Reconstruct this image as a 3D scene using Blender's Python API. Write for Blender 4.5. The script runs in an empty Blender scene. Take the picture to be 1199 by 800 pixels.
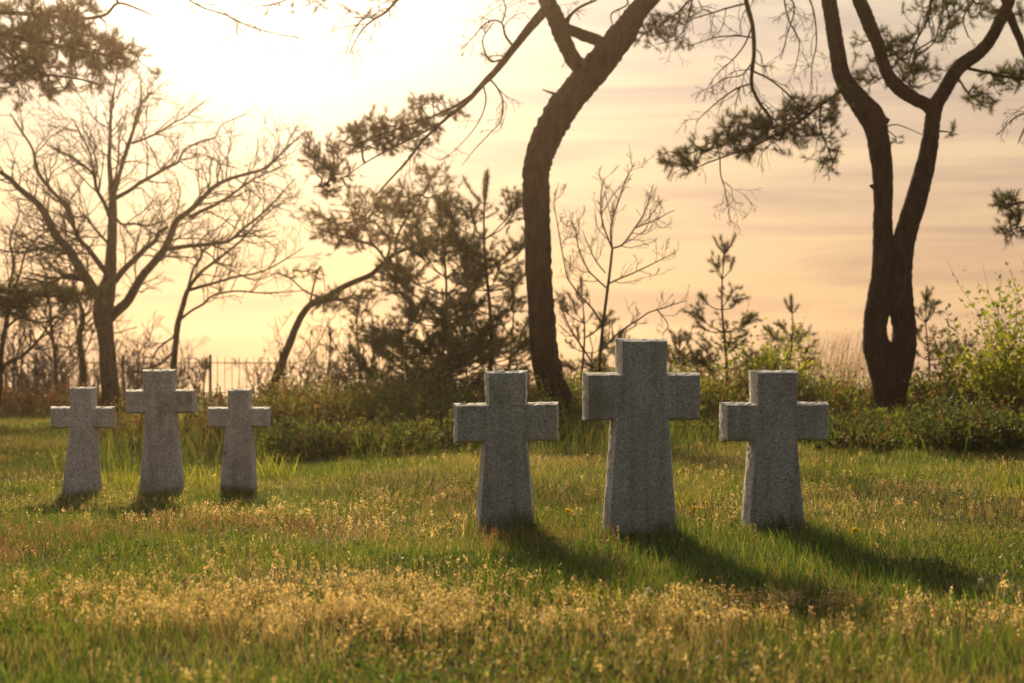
import bpy, math, random
import numpy as np

# ------------------------------------------------------------------ basics
F, CX, HY, EYE = 1665.0, 599.5, 425.0, 1.07      # 50 mm lens, eye height in metres
SUN_AZ, SUN_EL = math.radians(-10.5), math.radians(21.0)
SUN = np.array([math.sin(SUN_AZ)*math.cos(SUN_EL), math.cos(SUN_AZ)*math.cos(SUN_EL), math.sin(SUN_EL)])
rng = np.random.default_rng(11)
random.seed(11)
scene = bpy.context.scene
col = scene.collection


def at(px, py, Y):
    """world point that lies Y metres in front of the viewer"""
    return np.array([(px-CX)/F*Y, Y, EYE-(py-HY)/F*Y])


def unit(v):
    v = np.asarray(v, float)
    n = np.linalg.norm(v, axis=-1, keepdims=True)
    return v/np.maximum(n, 1e-9)


def sm(a, b, t):
    t = np.clip((np.asarray(t, float)-a)/(b-a), 0, 1)
    return t*t*(3-2*t)


_TAB = np.random.default_rng(3).random((256, 256))


def vn(x, y, s=0):
    """smooth lattice noise 0..1"""
    x = np.asarray(x, float)+s*17.3
    y = np.asarray(y, float)+s*9.1
    xi, yi = np.floor(x).astype(int), np.floor(y).astype(int)
    fx, fy = x-xi, y-yi
    fx, fy = fx*fx*(3-2*fx), fy*fy*(3-2*fy)
    g = lambda a, b: _TAB[a % 256, b % 256]
    return (g(xi, yi)*(1-fx)+g(xi+1, yi)*fx)*(1-fy)+(g(xi, yi+1)*(1-fx)+g(xi+1, yi+1)*fx)*fy


def ground_z(x, y):
    x, y = np.asarray(x, float), np.asarray(y, float)
    z = -0.16*sm(8, 13, y)*sm(0.5, -3, x)
    z = z+0.05*(vn(x*0.55, y*0.55, 1)-0.5)*sm(5, 8, y)+0.03*(vn(x*1.7, y*1.7, 2)-0.5)
    z = z-4.5*sm(50, 95, y)-4.5*sm(60, 110, np.abs(x))
    return z


# ------------------------------------------------------------------ mesh builder
class MB:
    def __init__(self):
        self.v, self.q, self.t, self.c, self.n = [], [], [], [], 0

    def add(self, v, quads=None, tris=None, c=None):
        v = np.asarray(v, np.float32).reshape(-1, 3)
        if quads is not None and len(quads):
            self.q.append(np.asarray(quads, np.int64).reshape(-1, 4)+self.n)
        if tris is not None and len(tris):
            self.t.append(np.asarray(tris, np.int64).reshape(-1, 3)+self.n)
        if c is None:
            c = np.ones((len(v), 3), np.float32)
        self.c.append(np.broadcast_to(np.asarray(c, np.float32), (len(v), 3)))
        self.v.append(v)
        self.n += len(v)

    def build(self, name, mat, parent=None, origin=(0, 0, 0), smooth=False, colour=False):
        me = bpy.data.meshes.new(name)
        v = np.concatenate(self.v)-np.asarray(origin, np.float32)
        q = np.concatenate(self.q) if self.q else np.zeros((0, 4), np.int64)
        t = np.concatenate(self.t) if self.t else np.zeros((0, 3), np.int64)
        me.vertices.add(len(v))
        me.vertices.foreach_set('co', v.astype(np.float32).ravel())
        me.loops.add(4*len(q)+3*len(t))
        me.loops.foreach_set('vertex_index', np.concatenate([q.ravel(), t.ravel()]).astype(np.int32))
        me.polygons.add(len(q)+len(t))
        st = np.concatenate([np.arange(len(q))*4, 4*len(q)+np.arange(len(t))*3])
        me.polygons.foreach_set('loop_start', st.astype(np.int32))
        if smooth:
            me.polygons.foreach_set('use_smooth', np.ones(len(st), bool))
        me.update(calc_edges=True)
        if colour:
            a = me.color_attributes.new('Col', 'FLOAT_COLOR', 'POINT')
            cc = np.ones((len(v), 4), np.float32)
            cc[:, :3] = np.concatenate(self.c)
            a.data.foreach_set('color', cc.ravel())
        me.materials.append(mat)
        o = bpy.data.objects.new(name, me)
        col.objects.link(o)
        if parent is not None:
            o.parent = parent
        else:
            o.location = origin
        return o


def tag(o, label=None, cat=None, group=None, kind=None):
    if label: o['label'] = label
    if cat: o['category'] = cat
    if group: o['group'] = group
    if kind: o['kind'] = kind
    return o


def empty(name, loc, label, cat, group=None):
    o = bpy.data.objects.new(name, None)
    o.empty_display_size = 0.2
    o.location = loc
    col.objects.link(o)
    return tag(o, label, cat, group)


def copy_tree(o, parent=None):
    c = o.copy()
    col.objects.link(c)
    if parent is not None: c.parent = parent
    for ch in list(o.children): copy_tree(ch, c)
    return c


# ------------------------------------------------------------------ tubes, limbs, twigs
def tube(mb, pts, rad, sides=6, rough=0.0, c=None):
    pts = np.asarray(pts, float)
    rad = np.asarray(rad, float)
    n = len(pts)
    tan = unit(np.gradient(pts, axis=0))
    a = np.array([0, 1.0, 0]) if abs(tan[0][1]) < 0.8 else np.array([1.0, 0, 0])
    u = unit(a-tan[0]*np.dot(a, tan[0]))
    U = np.zeros((n, 3))
    for i in range(n):
        u = u-tan[i]*np.dot(u, tan[i])
        u = u/max(np.linalg.norm(u), 1e-9)
        U[i] = u
    V = np.cross(tan, U)
    ang = np.arange(sides)*2*math.pi/sides
    r = rad[:, None]*np.ones(sides)
    if rough:
        r = r*(1+rough*(rng.random((n, sides))-0.5))
    ring = pts[:, None, :]+r[..., None]*(np.cos(ang)[None, :, None]*U[:, None, :]+np.sin(ang)[None, :, None]*V[:, None, :])
    idx = np.arange(n*sides).reshape(n, sides)
    q = np.stack([idx[:-1], np.roll(idx, -1, 1)[:-1], np.roll(idx, -1, 1)[1:], idx[1:]], -1).reshape(-1, 4)
    verts = np.concatenate([ring.reshape(-1, 3), pts[-1:]+tan[-1:]*rad[-1]])
    k = n*sides
    t = [[idx[-1, j], idx[-1, (j+1) % sides], k] for j in range(sides)]
    mb.add(verts, quads=q, tris=t, c=c)


def spline(p, per=6):
    p = np.asarray(p, float)
    if len(p) < 3: per = max(per, 4)
    e = np.concatenate([[2*p[0]-p[1]], p, [2*p[-1]-p[-2]]])
    out = []
    for i in range(1, len(e)-2):
        for k in range(per):
            t = k/per
            a, b, c, d = e[i-1], e[i], e[i+1], e[i+2]
            out.append(0.5*(2*b+(c-a)*t+(2*a-5*b+4*c-d)*t*t+(3*b-a-3*c+d)*t**3))
    out.append(e[-2])
    return np.array(out)


def limb(mb, spec, Y0, dY=0.0, sides=8, rough=0.12, per=6, wob=0.0, Ys=0.0, w=1.0):
    """a limb given by its course and width; its depth runs from Y0+Ys to Y0+dY"""
    s = spline(np.array([[a, b, c] for a, b, c in spec], float), per)
    L = np.concatenate([[0], np.cumsum(np.hypot(*np.diff(s[:, :2], axis=0).T))])
    t = L/L[-1]
    ph = rng.random()*6
    Y = Y0+Ys+(dY-Ys)*t**1.3+wob*np.sin(t*5+ph)*t
    pts = np.array([at(a, b, y) for (a, b, _), y in zip(s, Y)])
    rad = np.maximum(s[:, 2]*w/2/F*Y, 0.0035)
    tube(mb, pts, rad, sides, rough)
    return pts, rad


MINR = 0.0028


def grow(mb, p, d, L, r, lvl, up=0.2, wand=0.25, kids=4, spread=0.8, tips=None, seg=7, ratio=0.55, sides=4):
    """a twig with side twigs, wandering as it grows"""
    d = unit(d)
    pts = [np.array(p, float)]
    for i in range(seg):
        d = unit(d+rng.normal(0, wand, 3)*0.6+np.array([0, 0, up])*0.25)
        pts.append(pts[-1]+d*L/seg)
    pts = np.array(pts)
    rad = r*np.linspace(1, 0.4, seg+1)
    tube(mb, pts, np.maximum(rad, MINR), sides if lvl > 0 else 3)
    if tips is not None:
        tips.append((pts[-1], d, lvl))
    if lvl <= 0: return
    for k in range(kids):
        t = 0.25+0.7*(k+rng.random())/kids
        i = min(int(t*seg), seg-1)
        q = pts[i]+(pts[i+1]-pts[i])*(t*seg-i)
        dd = unit(pts[i+1]-pts[i])
        pr = rng.normal(0, 1, 3)
        pr = unit(pr-dd*np.dot(pr, dd))
        grow(mb, q, dd+pr*spread*(0.6+0.7*rng.random()), L*ratio*(0.5+0.7*rng.random())*(1.15-0.5*t), r*0.55*(1.1-0.4*t), lvl-1, up, wand, max(2, kids-1), spread, tips, max(4, seg-2), ratio, sides)


def side_twigs(mb, pts, rad, n, L, lvl=1, t0=0.2, up=0.3, kids=3, spread=0.9, tips=None, flat=0.6, wand=0.3):
    """twigs springing off a limb"""
    m = len(pts)
    for k in range(n):
        t = t0+(1-t0)*rng.random()
        i = min(int(t*(m-1)), m-2)
        q = pts[i]+(pts[i+1]-pts[i])*rng.random()
        d = unit(pts[i+1]-pts[i])
        pr = rng.normal(0, 1, 3)*np.array([1, flat, 1])
        pr = unit(pr-d*np.dot(pr, d))
        grow(mb, q, d*0.7+pr*spread, L*(0.5+0.8*rng.random())*(1.2-0.6*t), max(min(rad[i]*0.5, 0.012*L+0.004), 0.004), lvl, up, wand, kids, spread, tips)


def needles(mb, pos, d, shoot, K, nl, w, c, jit=0.35, ang=(0.5, 1.1)):
    pos, d = np.asarray(pos, float), unit(d)
    N = len(pos)
    if N == 0: return
    t = rng.random((N, K))
    R = rng.normal(0, 1, (N, K, 3))
    D = d[:, None, :]
    perp = unit(R-D*np.sum(R*D, -1, keepdims=True))
    a = (ang[0]+(ang[1]-ang[0])*rng.random((N, K)))*(1.15-0.75*t)
    nd = D*np.cos(a)[..., None]+perp*np.sin(a)[..., None]
    base = pos[:, None, :]+D*(t*shoot)[..., None]
    side = unit(np.cross(nd, rng.normal(0, 1, (N, K, 3))))
    ln = nl*(0.7+0.5*rng.random((N, K)))[..., None]
    V = np.stack([base-side*w/2, base+side*w/2, base+nd*ln+side*w*0.15, base+nd*ln-side*w*0.15], 2)
    cc = np.asarray(c)*(1+jit*(rng.random((N, 1, 1, 1))-0.5))*(1+0.3*(rng.random((N, K, 1, 1))-0.5))
    cc = np.broadcast_to(cc, V.shape)
    mb.add(V.reshape(-1, 3), quads=np.arange(N*K*4).reshape(-1, 4), c=cc.reshape(-1, 3))


def leaves(mb, pos, d, size, c, jit=0.5, asp=0.55):
    pos = np.asarray(pos, float)
    N = len(pos)
    if N == 0: return
    d = unit(np.asarray(d)+rng.normal(0, 0.5, (N, 3)))
    s = unit(np.cross(d, rng.normal(0, 1, (N, 3))))
    nrm = np.cross(d, s)
    sz = (np.asarray(size)*(0.6+0.7*rng.random(N)))[:, None]
    V = np.stack([pos, pos+d*sz*0.5+s*sz*asp*0.5+nrm*sz*0.1, pos+d*sz, pos+d*sz*0.5-s*sz*asp*0.5+nrm*sz*0.1], 1)
    cc = np.asarray(c)*np.ones((N, 3))*(1+jit*(rng.random((N, 1))-0.5))
    mb.add(V.reshape(-1, 3), quads=np.arange(N*4).reshape(-1, 4), c=np.repeat(cc, 4, 0))


def blobs(spec, Y0, spread, clump=0.0):
    """points in uneven clumps: spec of (cx, cy, rx, ry, n) seen Y0 metres away"""
    out = []
    for cx, cy, rx, ry, n in spec:
        n = int(n*FOL)
        m = 0
        cen = []
        while m < n:
            if clump and cen and rng.random() < clump:
                p = cen[rng.integers(len(cen))]+rng.normal(0, 1, 3)*np.array([6, 5, 0.13])
            else:
                a, r = rng.random()*6.283, math.sqrt(rng.random())
                p = np.array([cx+rx*r*math.cos(a), cy+ry*r*math.sin(a), Y0+rng.normal(0, spread*0.5)])
                cen.append(p)
            out.append(at(*p))
            m += 1
    return np.array(out)


def bough(mb, nodes, samples, r_tip=0.004, reach=9.0, sag=0.08):
    """join every sample point to the nearest wood already there; returns shoot directions"""
    nodes = np.asarray(nodes, float)
    M, N = len(nodes), len(samples)
    d0 = np.min(np.linalg.norm(samples[:, None]-nodes[None], axis=2), axis=1)
    S = samples[np.argsort(d0)]
    A = np.zeros((M+N, 3))
    A[:M] = nodes
    par = np.full(M+N, -1)
    for i in range(N):
        dd = np.linalg.norm(A[:M+i]-S[i], axis=1)
        j = int(np.argmin(dd))
        A[M+i] = S[i]
        par[M+i] = j
    cnt = np.zeros(M+N)
    for i in range(M+N-1, M-1, -1):
        cnt[i] += 1
        if par[i] >= M: cnt[par[i]] += cnt[i]
    dirs = np.zeros((N, 3))
    for i in range(N):
        a, b = A[par[M+i]], S[i]
        L = np.linalg.norm(b-a)
        dirs[i] = (b-a)/max(L, 1e-6)
        if par[M+i] >= M:
            dirs[i] = unit(dirs[i]+0.5*dirs[par[M+i]-M])
        if L > reach or L < 1e-4: continue
        r = min(r_tip*cnt[M+i]**0.4, 0.03)
        mid = (a+b)/2+rng.normal(0, 0.05, 3)*L-np.array([0, 0, sag*L*0.5])
        k = 3 if r < 0.01 else 5
        tube(mb, spline([a, mid, b], 3), np.linspace(r*1.15, r, 7)[:7], k)
    return S, dirs


# ------------------------------------------------------------------ materials
def new_mat(name):
    m = bpy.data.materials.new(name)
    m.use_nodes = True
    nt = m.node_tree
    nt.nodes.clear()
    return m, nt, nt.nodes, nt.links


def N(nodes, t, **kw):
    n = nodes.new(t)
    for k, v in kw.items():
        if k.startswith('i_'):
            n.inputs[k[2:].replace('_', ' ')].default_value = v
        else:
            setattr(n, k, v)
    return n


def ramp(nodes, stops, interp='LINEAR'):
    n = nodes.new('ShaderNodeValToRGB')
    n.color_ramp.interpolation = interp
    e = n.color_ramp.elements
    while len(e) > 1: e.remove(e[-1])
    e[0].position, e[0].color = stops[0][0], (*stops[0][1], 1)
    for p, c in stops[1:]:
        x = e.new(p)
        x.color = (*c, 1)
    return n


def leaf_mat(name, trans=0.45, gloss=0.08, rough=0.5, tint=(1, 1, 1)):
    m, nt, nd, lk = new_mat(name)
    a = N(nd, 'ShaderNodeVertexColor', layer_name='Col')
    df = N(nd, 'ShaderNodeBsdfDiffuse')
    tr = N(nd, 'ShaderNodeBsdfTranslucent')
    mx = N(nd, 'ShaderNodeMixShader')
    mx.inputs[0].default_value = trans
    gl = N(nd, 'ShaderNodeBsdfGlossy')
    gl.inputs['Roughness'].default_value = rough
    gl.inputs['Color'].default_value = (1, 1, 1, 1)
    fr = N(nd, 'ShaderNodeMixShader')
    fr.inputs[0].default_value = gloss
    hs = N(nd, 'ShaderNodeMix', data_type='RGBA', blend_type='MULTIPLY')
    hs.inputs['Factor'].default_value = 1
    hs.inputs['B'].default_value = (*tint, 1)
    lk.new(a.outputs['Color'], df.inputs['Color'])
    lk.new(a.outputs['Color'], hs.inputs['A'])
    lk.new(hs.outputs['Result'], tr.inputs['Color'])
    lk.new(df.outputs[0], mx.inputs[1])
    lk.new(tr.outputs[0], mx.inputs[2])
    lk.new(mx.outputs[0], fr.inputs[1])
    lk.new(gl.outputs[0], fr.inputs[2])
    o = N(nd, 'ShaderNodeOutputMaterial')
    lk.new(fr.outputs[0], o.inputs['Surface'])
    return m


def bark_mat(name, dark, light, scale=9, bump=0.6, upper=None):
    m, nt, nd, lk = new_mat(name)
    tc = N(nd, 'ShaderNodeTexCoord')
    mp = N(nd, 'ShaderNodeMapping')
    mp.inputs['Scale'].default_value = (1, 1, 0.28)
    n1 = N(nd, 'ShaderNodeTexNoise')
    n1.inputs['Scale'].default_value = scale
    n1.inputs['Detail'].default_value = 7
    n1.inputs['Roughness'].default_value = 0.65
    v = N(nd, 'ShaderNodeTexVoronoi', feature='DISTANCE_TO_EDGE')
    v.inputs['Scale'].default_value = scale*1.5
    r = ramp(nd, [(0.3, dark), (0.7, light)])
    b = N(nd, 'ShaderNodeBump')
    b.inputs['Strength'].default_value = bump
    b.inputs['Distance'].default_value = 0.06
    ad = N(nd, 'ShaderNodeMath', operation='ADD')
    mn = N(nd, 'ShaderNodeMath', operation='MINIMUM')
    mn.inputs[1].default_value = 0.25
    bs = N(nd, 'ShaderNodeBsdfPrincipled')
    bs.inputs['Roughness'].default_value = 0.9
    bs.inputs['Specular IOR Level'].default_value = 0.2
    o = N(nd, 'ShaderNodeOutputMaterial')
    lk.new(tc.outputs['Object'], mp.inputs['Vector'])
    lk.new(mp.outputs[0], n1.inputs['Vector'])
    wv = N(nd, 'ShaderNodeMix', data_type='RGBA', blend_type='LINEAR_LIGHT')
    wv.clamp_factor = False
    wv.inputs['Factor'].default_value = 0.22
    lk.new(mp.outputs[0], wv.inputs['A'])
    lk.new(n1.outputs['Color'], wv.inputs['B'])
    lk.new(wv.outputs['Result'], v.inputs['Vector'])
    lk.new(v.outputs['Distance'], mn.inputs[0])
    lk.new(n1.outputs['Fac'], ad.inputs[0])
    lk.new(mn.outputs[0], ad.inputs[1])
    lk.new(n1.outputs['Fac'], r.inputs['Fac'])
    pr = ramp(nd, [(0.0, (0.72, 0.70, 0.69)), (0.08, (0.95, 0.95, 0.95)), (0.25, (1.1, 1.1, 1.1))])
    lk.new(mn.outputs[0], pr.inputs['Fac'])
    pm = N(nd, 'ShaderNodeMix', data_type='RGBA', blend_type='MULTIPLY')
    pm.inputs['Factor'].default_value = 1
    if upper:
        sx = N(nd, 'ShaderNodeSeparateXYZ')
        lk.new(tc.outputs['Object'], sx.inputs[0])
        mr = N(nd, 'ShaderNodeMapRange')
        mr.inputs['From Min'].default_value = 2.5
        mr.inputs['From Max'].default_value = 7.5
        lk.new(sx.outputs['Z'], mr.inputs['Value'])
        um = N(nd, 'ShaderNodeMix', data_type='RGBA')
        lk.new(mr.outputs[0], um.inputs['Factor'])
        lk.new(r.outputs['Color'], um.inputs['A'])
        ur = ramp(nd, [(0.35, tuple(x*0.6 for x in upper)), (0.65, upper)])
        lk.new(n1.outputs['Fac'], ur.inputs['Fac'])
        lk.new(ur.outputs[0], um.inputs['B'])
        lk.new(um.outputs['Result'], pm.inputs['A'])
    else:
        lk.new(r.outputs['Color'], pm.inputs['A'])
    lk.new(pr.outputs[0], pm.inputs['B'])
    lk.new(pm.outputs['Result'], bs.inputs['Base Color'])
    lk.new(ad.outputs[0], b.inputs['Height'])
    lk.new(b.outputs[0], bs.inputs['Normal'])
    lk.new(bs.outputs[0], o.inputs['Surface'])
    return m


def granite_mat(name, tint):
    m, nt, nd, lk = new_mat(name)
    tc = N(nd, 'ShaderNodeTexCoord')
    v = N(nd, 'ShaderNodeTexVoronoi')
    v.inputs['Scale'].default_value = 150
    v2 = N(nd, 'ShaderNodeTexVoronoi')
    v2.inputs['Scale'].default_value = 95
    sp = N(nd, 'ShaderNodeSeparateColor')
    sp2 = N(nd, 'ShaderNodeSeparateColor')
    r = ramp(nd, [(0.0, (0.13, 0.13, 0.13)), (0.22, (0.20, 0.20, 0.195)), (0.30, (0.30, 0.29, 0.275)), (0.62, (0.38, 0.365, 0.34)), (0.9, (0.56, 0.54, 0.50))])
    r2 = ramp(nd, [(0.0, (0.13, 0.128, 0.12)), (0.3, (0.30, 0.29, 0.27)), (0.8, (0.40, 0.385, 0.36)), (1, (0.52, 0.5, 0.47))])
    mx = N(nd, 'ShaderNodeMix', data_type='RGBA')
    mx.inputs['Factor'].default_value = 0.45
    st = N(nd, 'ShaderNodeTexNoise')
    st.inputs['Scale'].default_value = 3.5
    st.inputs['Detail'].default_value = 6
    st.inputs['Roughness'].default_value = 0.6
    sr = ramp(nd, [(0.30, (0.70, 0.66, 0.58)), (0.48, (1, 1, 1)), (0.72, (1.15, 1.15, 1.13))])
    oi = N(nd, 'ShaderNodeObjectInfo')
    sh = N(nd, 'ShaderNodeVectorMath', operation='MULTIPLY_ADD')
    sh.inputs[1].default_value = (1, 1, 1)
    cb = N(nd, 'ShaderNodeCombineXYZ')
    rm = N(nd, 'ShaderNodeMath', operation='MULTIPLY')
    rm.inputs[1].default_value = 37
    lk.new(oi.outputs['Random'], rm.inputs[0])
    for q_ in range(3): lk.new(rm.outputs[0], cb.inputs[q_])
    lk.new(tc.outputs['Object'], sh.inputs[0])
    lk.new(cb.outputs[0], sh.inputs[2])
    ml = N(nd, 'ShaderNodeMix', data_type='RGBA', blend_type='MULTIPLY')
    ml.inputs['Factor'].default_value = 1
    tn = N(nd, 'ShaderNodeMix', data_type='RGBA', blend_type='MULTIPLY')
    tn.inputs['Factor'].default_value = 1
    tn.inputs['B'].default_value = (*tint, 1)
    nb = N(nd, 'ShaderNodeTexNoise')
    nb.inputs['Scale'].default_value = 110
    nb.inputs['Detail'].default_value = 4
    b = N(nd, 'ShaderNodeBump')
    b.inputs['Strength'].default_value = 0.55
    b.inputs['Distance'].default_value = 0.006
    bs = N(nd, 'ShaderNodeBsdfPrincipled')
    bs.inputs['Roughness'].default_value = 0.75
    bs.inputs['Specular IOR Level'].default_value = 0.35
    o = N(nd, 'ShaderNodeOutputMaterial')
    for x in (v, v2, st, nb): lk.new(sh.outputs[0], x.inputs['Vector'])
    lk.new(v.outputs['Color'], sp.inputs[0])
    lk.new(v2.outputs['Color'], sp2.inputs[0])
    lk.new(sp.outputs[0], r.inputs['Fac'])
    lk.new(sp2.outputs[1], r2.inputs['Fac'])
    lk.new(r.outputs[0], mx.inputs['A'])
    lk.new(r2.outputs[0], mx.inputs['B'])
    lk.new(mx.outputs['Result'], ml.inputs['A'])
    lk.new(st.outputs['Fac'], sr.inputs['Fac'])
    lk.new(sr.outputs[0], ml.inputs['B'])
    lk.new(ml.outputs['Result'], tn.inputs['A'])
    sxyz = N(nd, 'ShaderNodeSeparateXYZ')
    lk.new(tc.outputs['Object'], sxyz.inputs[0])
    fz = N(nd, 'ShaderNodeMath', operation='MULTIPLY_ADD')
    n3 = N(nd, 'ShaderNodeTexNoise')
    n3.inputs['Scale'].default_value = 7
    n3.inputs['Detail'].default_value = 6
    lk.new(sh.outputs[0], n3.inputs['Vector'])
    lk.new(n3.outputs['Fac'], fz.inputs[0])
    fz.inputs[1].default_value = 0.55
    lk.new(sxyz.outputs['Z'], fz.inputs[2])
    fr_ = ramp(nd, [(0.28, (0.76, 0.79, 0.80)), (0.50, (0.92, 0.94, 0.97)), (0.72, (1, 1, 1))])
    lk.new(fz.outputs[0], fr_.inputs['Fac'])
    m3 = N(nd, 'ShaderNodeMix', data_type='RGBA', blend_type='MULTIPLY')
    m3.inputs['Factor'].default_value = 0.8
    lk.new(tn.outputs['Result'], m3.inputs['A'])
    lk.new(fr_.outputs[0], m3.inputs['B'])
    mps = N(nd, 'ShaderNodeMapping')
    mps.inputs['Scale'].default_value = (16, 16, 1.1)
    lk.new(sh.outputs[0], mps.inputs['Vector'])
    n4 = N(nd, 'ShaderNodeTexNoise')
    n4.inputs['Scale'].default_value = 1.0
    n4.inputs['Detail'].default_value = 4
    lk.new(mps.outputs[0], n4.inputs['Vector'])
    r4 = ramp(nd, [(0.36, (0.80, 0.79, 0.75)), (0.5, (1, 1, 1)), (0.68, (1.08, 1.08, 1.06))])
    lk.new(n4.outputs['Fac'], r4.inputs['Fac'])
    m4 = N(nd, 'ShaderNodeMix', data_type='RGBA', blend_type='MULTIPLY')
    m4.inputs['Factor'].default_value = 0.9
    lk.new(m3.outputs['Result'], m4.inputs['A'])
    lk.new(r4.outputs[0], m4.inputs['B'])
    n5 = N(nd, 'ShaderNodeTexNoise')
    n5.inputs['Scale'].default_value = 11
    n5.inputs['Detail'].default_value = 5
    lk.new(sh.outputs[0], n5.inputs['Vector'])
    r5 = ramp(nd, [(0.62, (0, 0, 0)), (0.70, (1, 1, 1))])
    lk.new(n5.outputs['Fac'], r5.inputs['Fac'])
    m5 = N(nd, 'ShaderNodeMix', data_type='RGBA')
    m5.inputs['B'].default_value = (0.22, 0.23, 0.15, 1)
    f5 = N(nd, 'ShaderNodeMath', operation='MULTIPLY')
    f5.inputs[1].default_value = 0.45
    lk.new(r5.outputs[0], f5.inputs[0])
    lk.new(f5.outputs[0], m5.inputs['Factor'])
    lk.new(m4.outputs['Result'], m5.inputs['A'])
    lk.new(m5.outputs['Result'], bs.inputs['Base Color'])
    lk.new(nb.outputs['Fac'], b.inputs['Height'])
    lk.new(b.outputs[0], bs.inputs['Normal'])
    lk.new(bs.outputs[0], o.inputs['Surface'])
    return m


def ground_mat():
    m, nt, nd, lk = new_mat('soil_and_turf')
    tc = N(nd, 'ShaderNodeTexCoord')
    n1 = N(nd, 'ShaderNodeTexNoise')
    n1.inputs['Scale'].default_value = 1.3
    n1.inputs['Detail'].default_value = 8
    n2 = N(nd, 'ShaderNodeTexNoise')
    n2.inputs['Scale'].default_value = 40
    n2.inputs['Detail'].default_value = 5
    r = ramp(nd, [(0.3, (0.030, 0.036, 0.012)), (0.5, (0.05, 0.06, 0.018)), (0.7, (0.085, 0.075, 0.03))])
    r2 = ramp(nd, [(0.3, (0.5, 0.5, 0.5)), (0.7, (1.3, 1.3, 1.3))])
    ml = N(nd, 'ShaderNodeMix', data_type='RGBA', blend_type='MULTIPLY')
    ml.inputs['Factor'].default_value = 1
    b = N(nd, 'ShaderNodeBump')
    b.inputs['Distance'].default_value = 0.03
    bs = N(nd, 'ShaderNodeBsdfPrincipled')
    bs.inputs['Roughness'].default_value = 1
    bs.inputs['Specular IOR Level'].default_value = 0.1
    o = N(nd, 'ShaderNodeOutputMaterial')
    lk.new(tc.outputs['Object'], n1.inputs['Vector'])
    lk.new(tc.outputs['Object'], n2.inputs['Vector'])
    lk.new(n1.outputs['Fac'], r.inputs['Fac'])
    lk.new(n2.outputs['Fac'], r2.inputs['Fac'])
    lk.new(r.outputs[0], ml.inputs['A'])
    lk.new(r2.outputs[0], ml.inputs['B'])
    lk.new(ml.outputs['Result'], bs.inputs['Base Color'])
    lk.new(n2.outputs['Fac'], b.inputs['Height'])
    lk.new(b.outputs[0], bs.inputs['Normal'])
    lk.new(bs.outputs[0], o.inputs['Surface'])
    return m


def plain_mat(name, c, rough=0.6, metal=0.0):
    m, nt, nd, lk = new_mat(name)
    bs = N(nd, 'ShaderNodeBsdfPrincipled')
    tc = N(nd, 'ShaderNodeTexCoord')
    n1 = N(nd, 'ShaderNodeTexNoise')
    n1.inputs['Scale'].default_value = 6
    r = ramp(nd, [(0.3, tuple(x*0.8 for x in c)), (0.7, tuple(x*1.2 for x in c))])
    lk.new(tc.outputs['Object'], n1.inputs['Vector'])
    lk.new(n1.outputs['Fac'], r.inputs['Fac'])
    lk.new(r.outputs[0], bs.inputs['Base Color'])
    bs.inputs['Roughness'].default_value = rough
    bs.inputs['Metallic'].default_value = metal
    o = N(nd, 'ShaderNodeOutputMaterial')
    lk.new(bs.outputs[0], o.inputs['Surface'])
    return m


M_PINEBARK = bark_mat('pine_bark', (0.034, 0.020, 0.014), (0.10, 0.058, 0.040), 8, 1.0, (0.15, 0.075, 0.042))
M_BARK = bark_mat('grey_brown_bark', (0.035, 0.026, 0.019), (0.085, 0.062, 0.045), 12, 0.5)
M_TWIG = plain_mat('dead_twig', (0.085, 0.06, 0.042), 0.9)
M_NEEDLE = leaf_mat('pine_needles', 0.45, 0.03, 0.5, (1.8, 1.35, 0.8))
M_LEAF = leaf_mat('shrub_leaves', 0.6, 0.03, 0.5, (1.6, 1.45, 0.9))
M_GRASS = leaf_mat('grass_blades', 0.56, 0.03, 0.45, (1.68, 1.46, 0.9))
M_PETAL = leaf_mat('petals', 0.5, 0.0)
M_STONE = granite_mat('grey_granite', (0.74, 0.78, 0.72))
M_STONE_HAZED = granite_mat('hazed_granite', (1.32, 1.19, 1.09))  # same granite, lightened and warmed so its colour carries the haze over the rear trio
M_HEWN_LIT = granite_mat('sunlit_hewn_granite', (1.45, 1.42, 1.36))  # hewn sides in a paler copy, painting bright sunlit rims into the stone
M_METAL = plain_mat('dark_painted_metal', (0.05, 0.045, 0.04), 0.5, 0.3)

FOL = 1.6
C_NEEDLE = (0.050, 0.062, 0.022)
C_NEEDLE_Y = (0.065, 0.085, 0.026)

# ------------------------------------------------------------------ ground, sea
ys = np.concatenate([np.linspace(-12, 3, 16), np.linspace(3.3, 30, 110), np.linspace(31, 110, 50), np.array([150, 250, 420])])
xs = np.concatenate([np.array([-420, -200, -120]), np.linspace(-100, -15, 30), np.linspace(-14, 14, 113), np.linspace(15, 100, 30), np.array([120, 200, 420])])
X, Yg = np.meshgrid(xs, ys)
Z = ground_z(X, Yg)
nx, ny = len(xs), len(ys)
idx = np.arange(nx*ny).reshape(ny, nx)
mb = MB()
mb.add(np.stack([X, Yg, Z], -1), quads=np.stack([idx[:-1, :-1], idx[:-1, 1:], idx[1:, 1:], idx[1:, :-1]], -1))
tag(mb.build('ground', ground_mat(), smooth=True), kind='structure')

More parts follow.
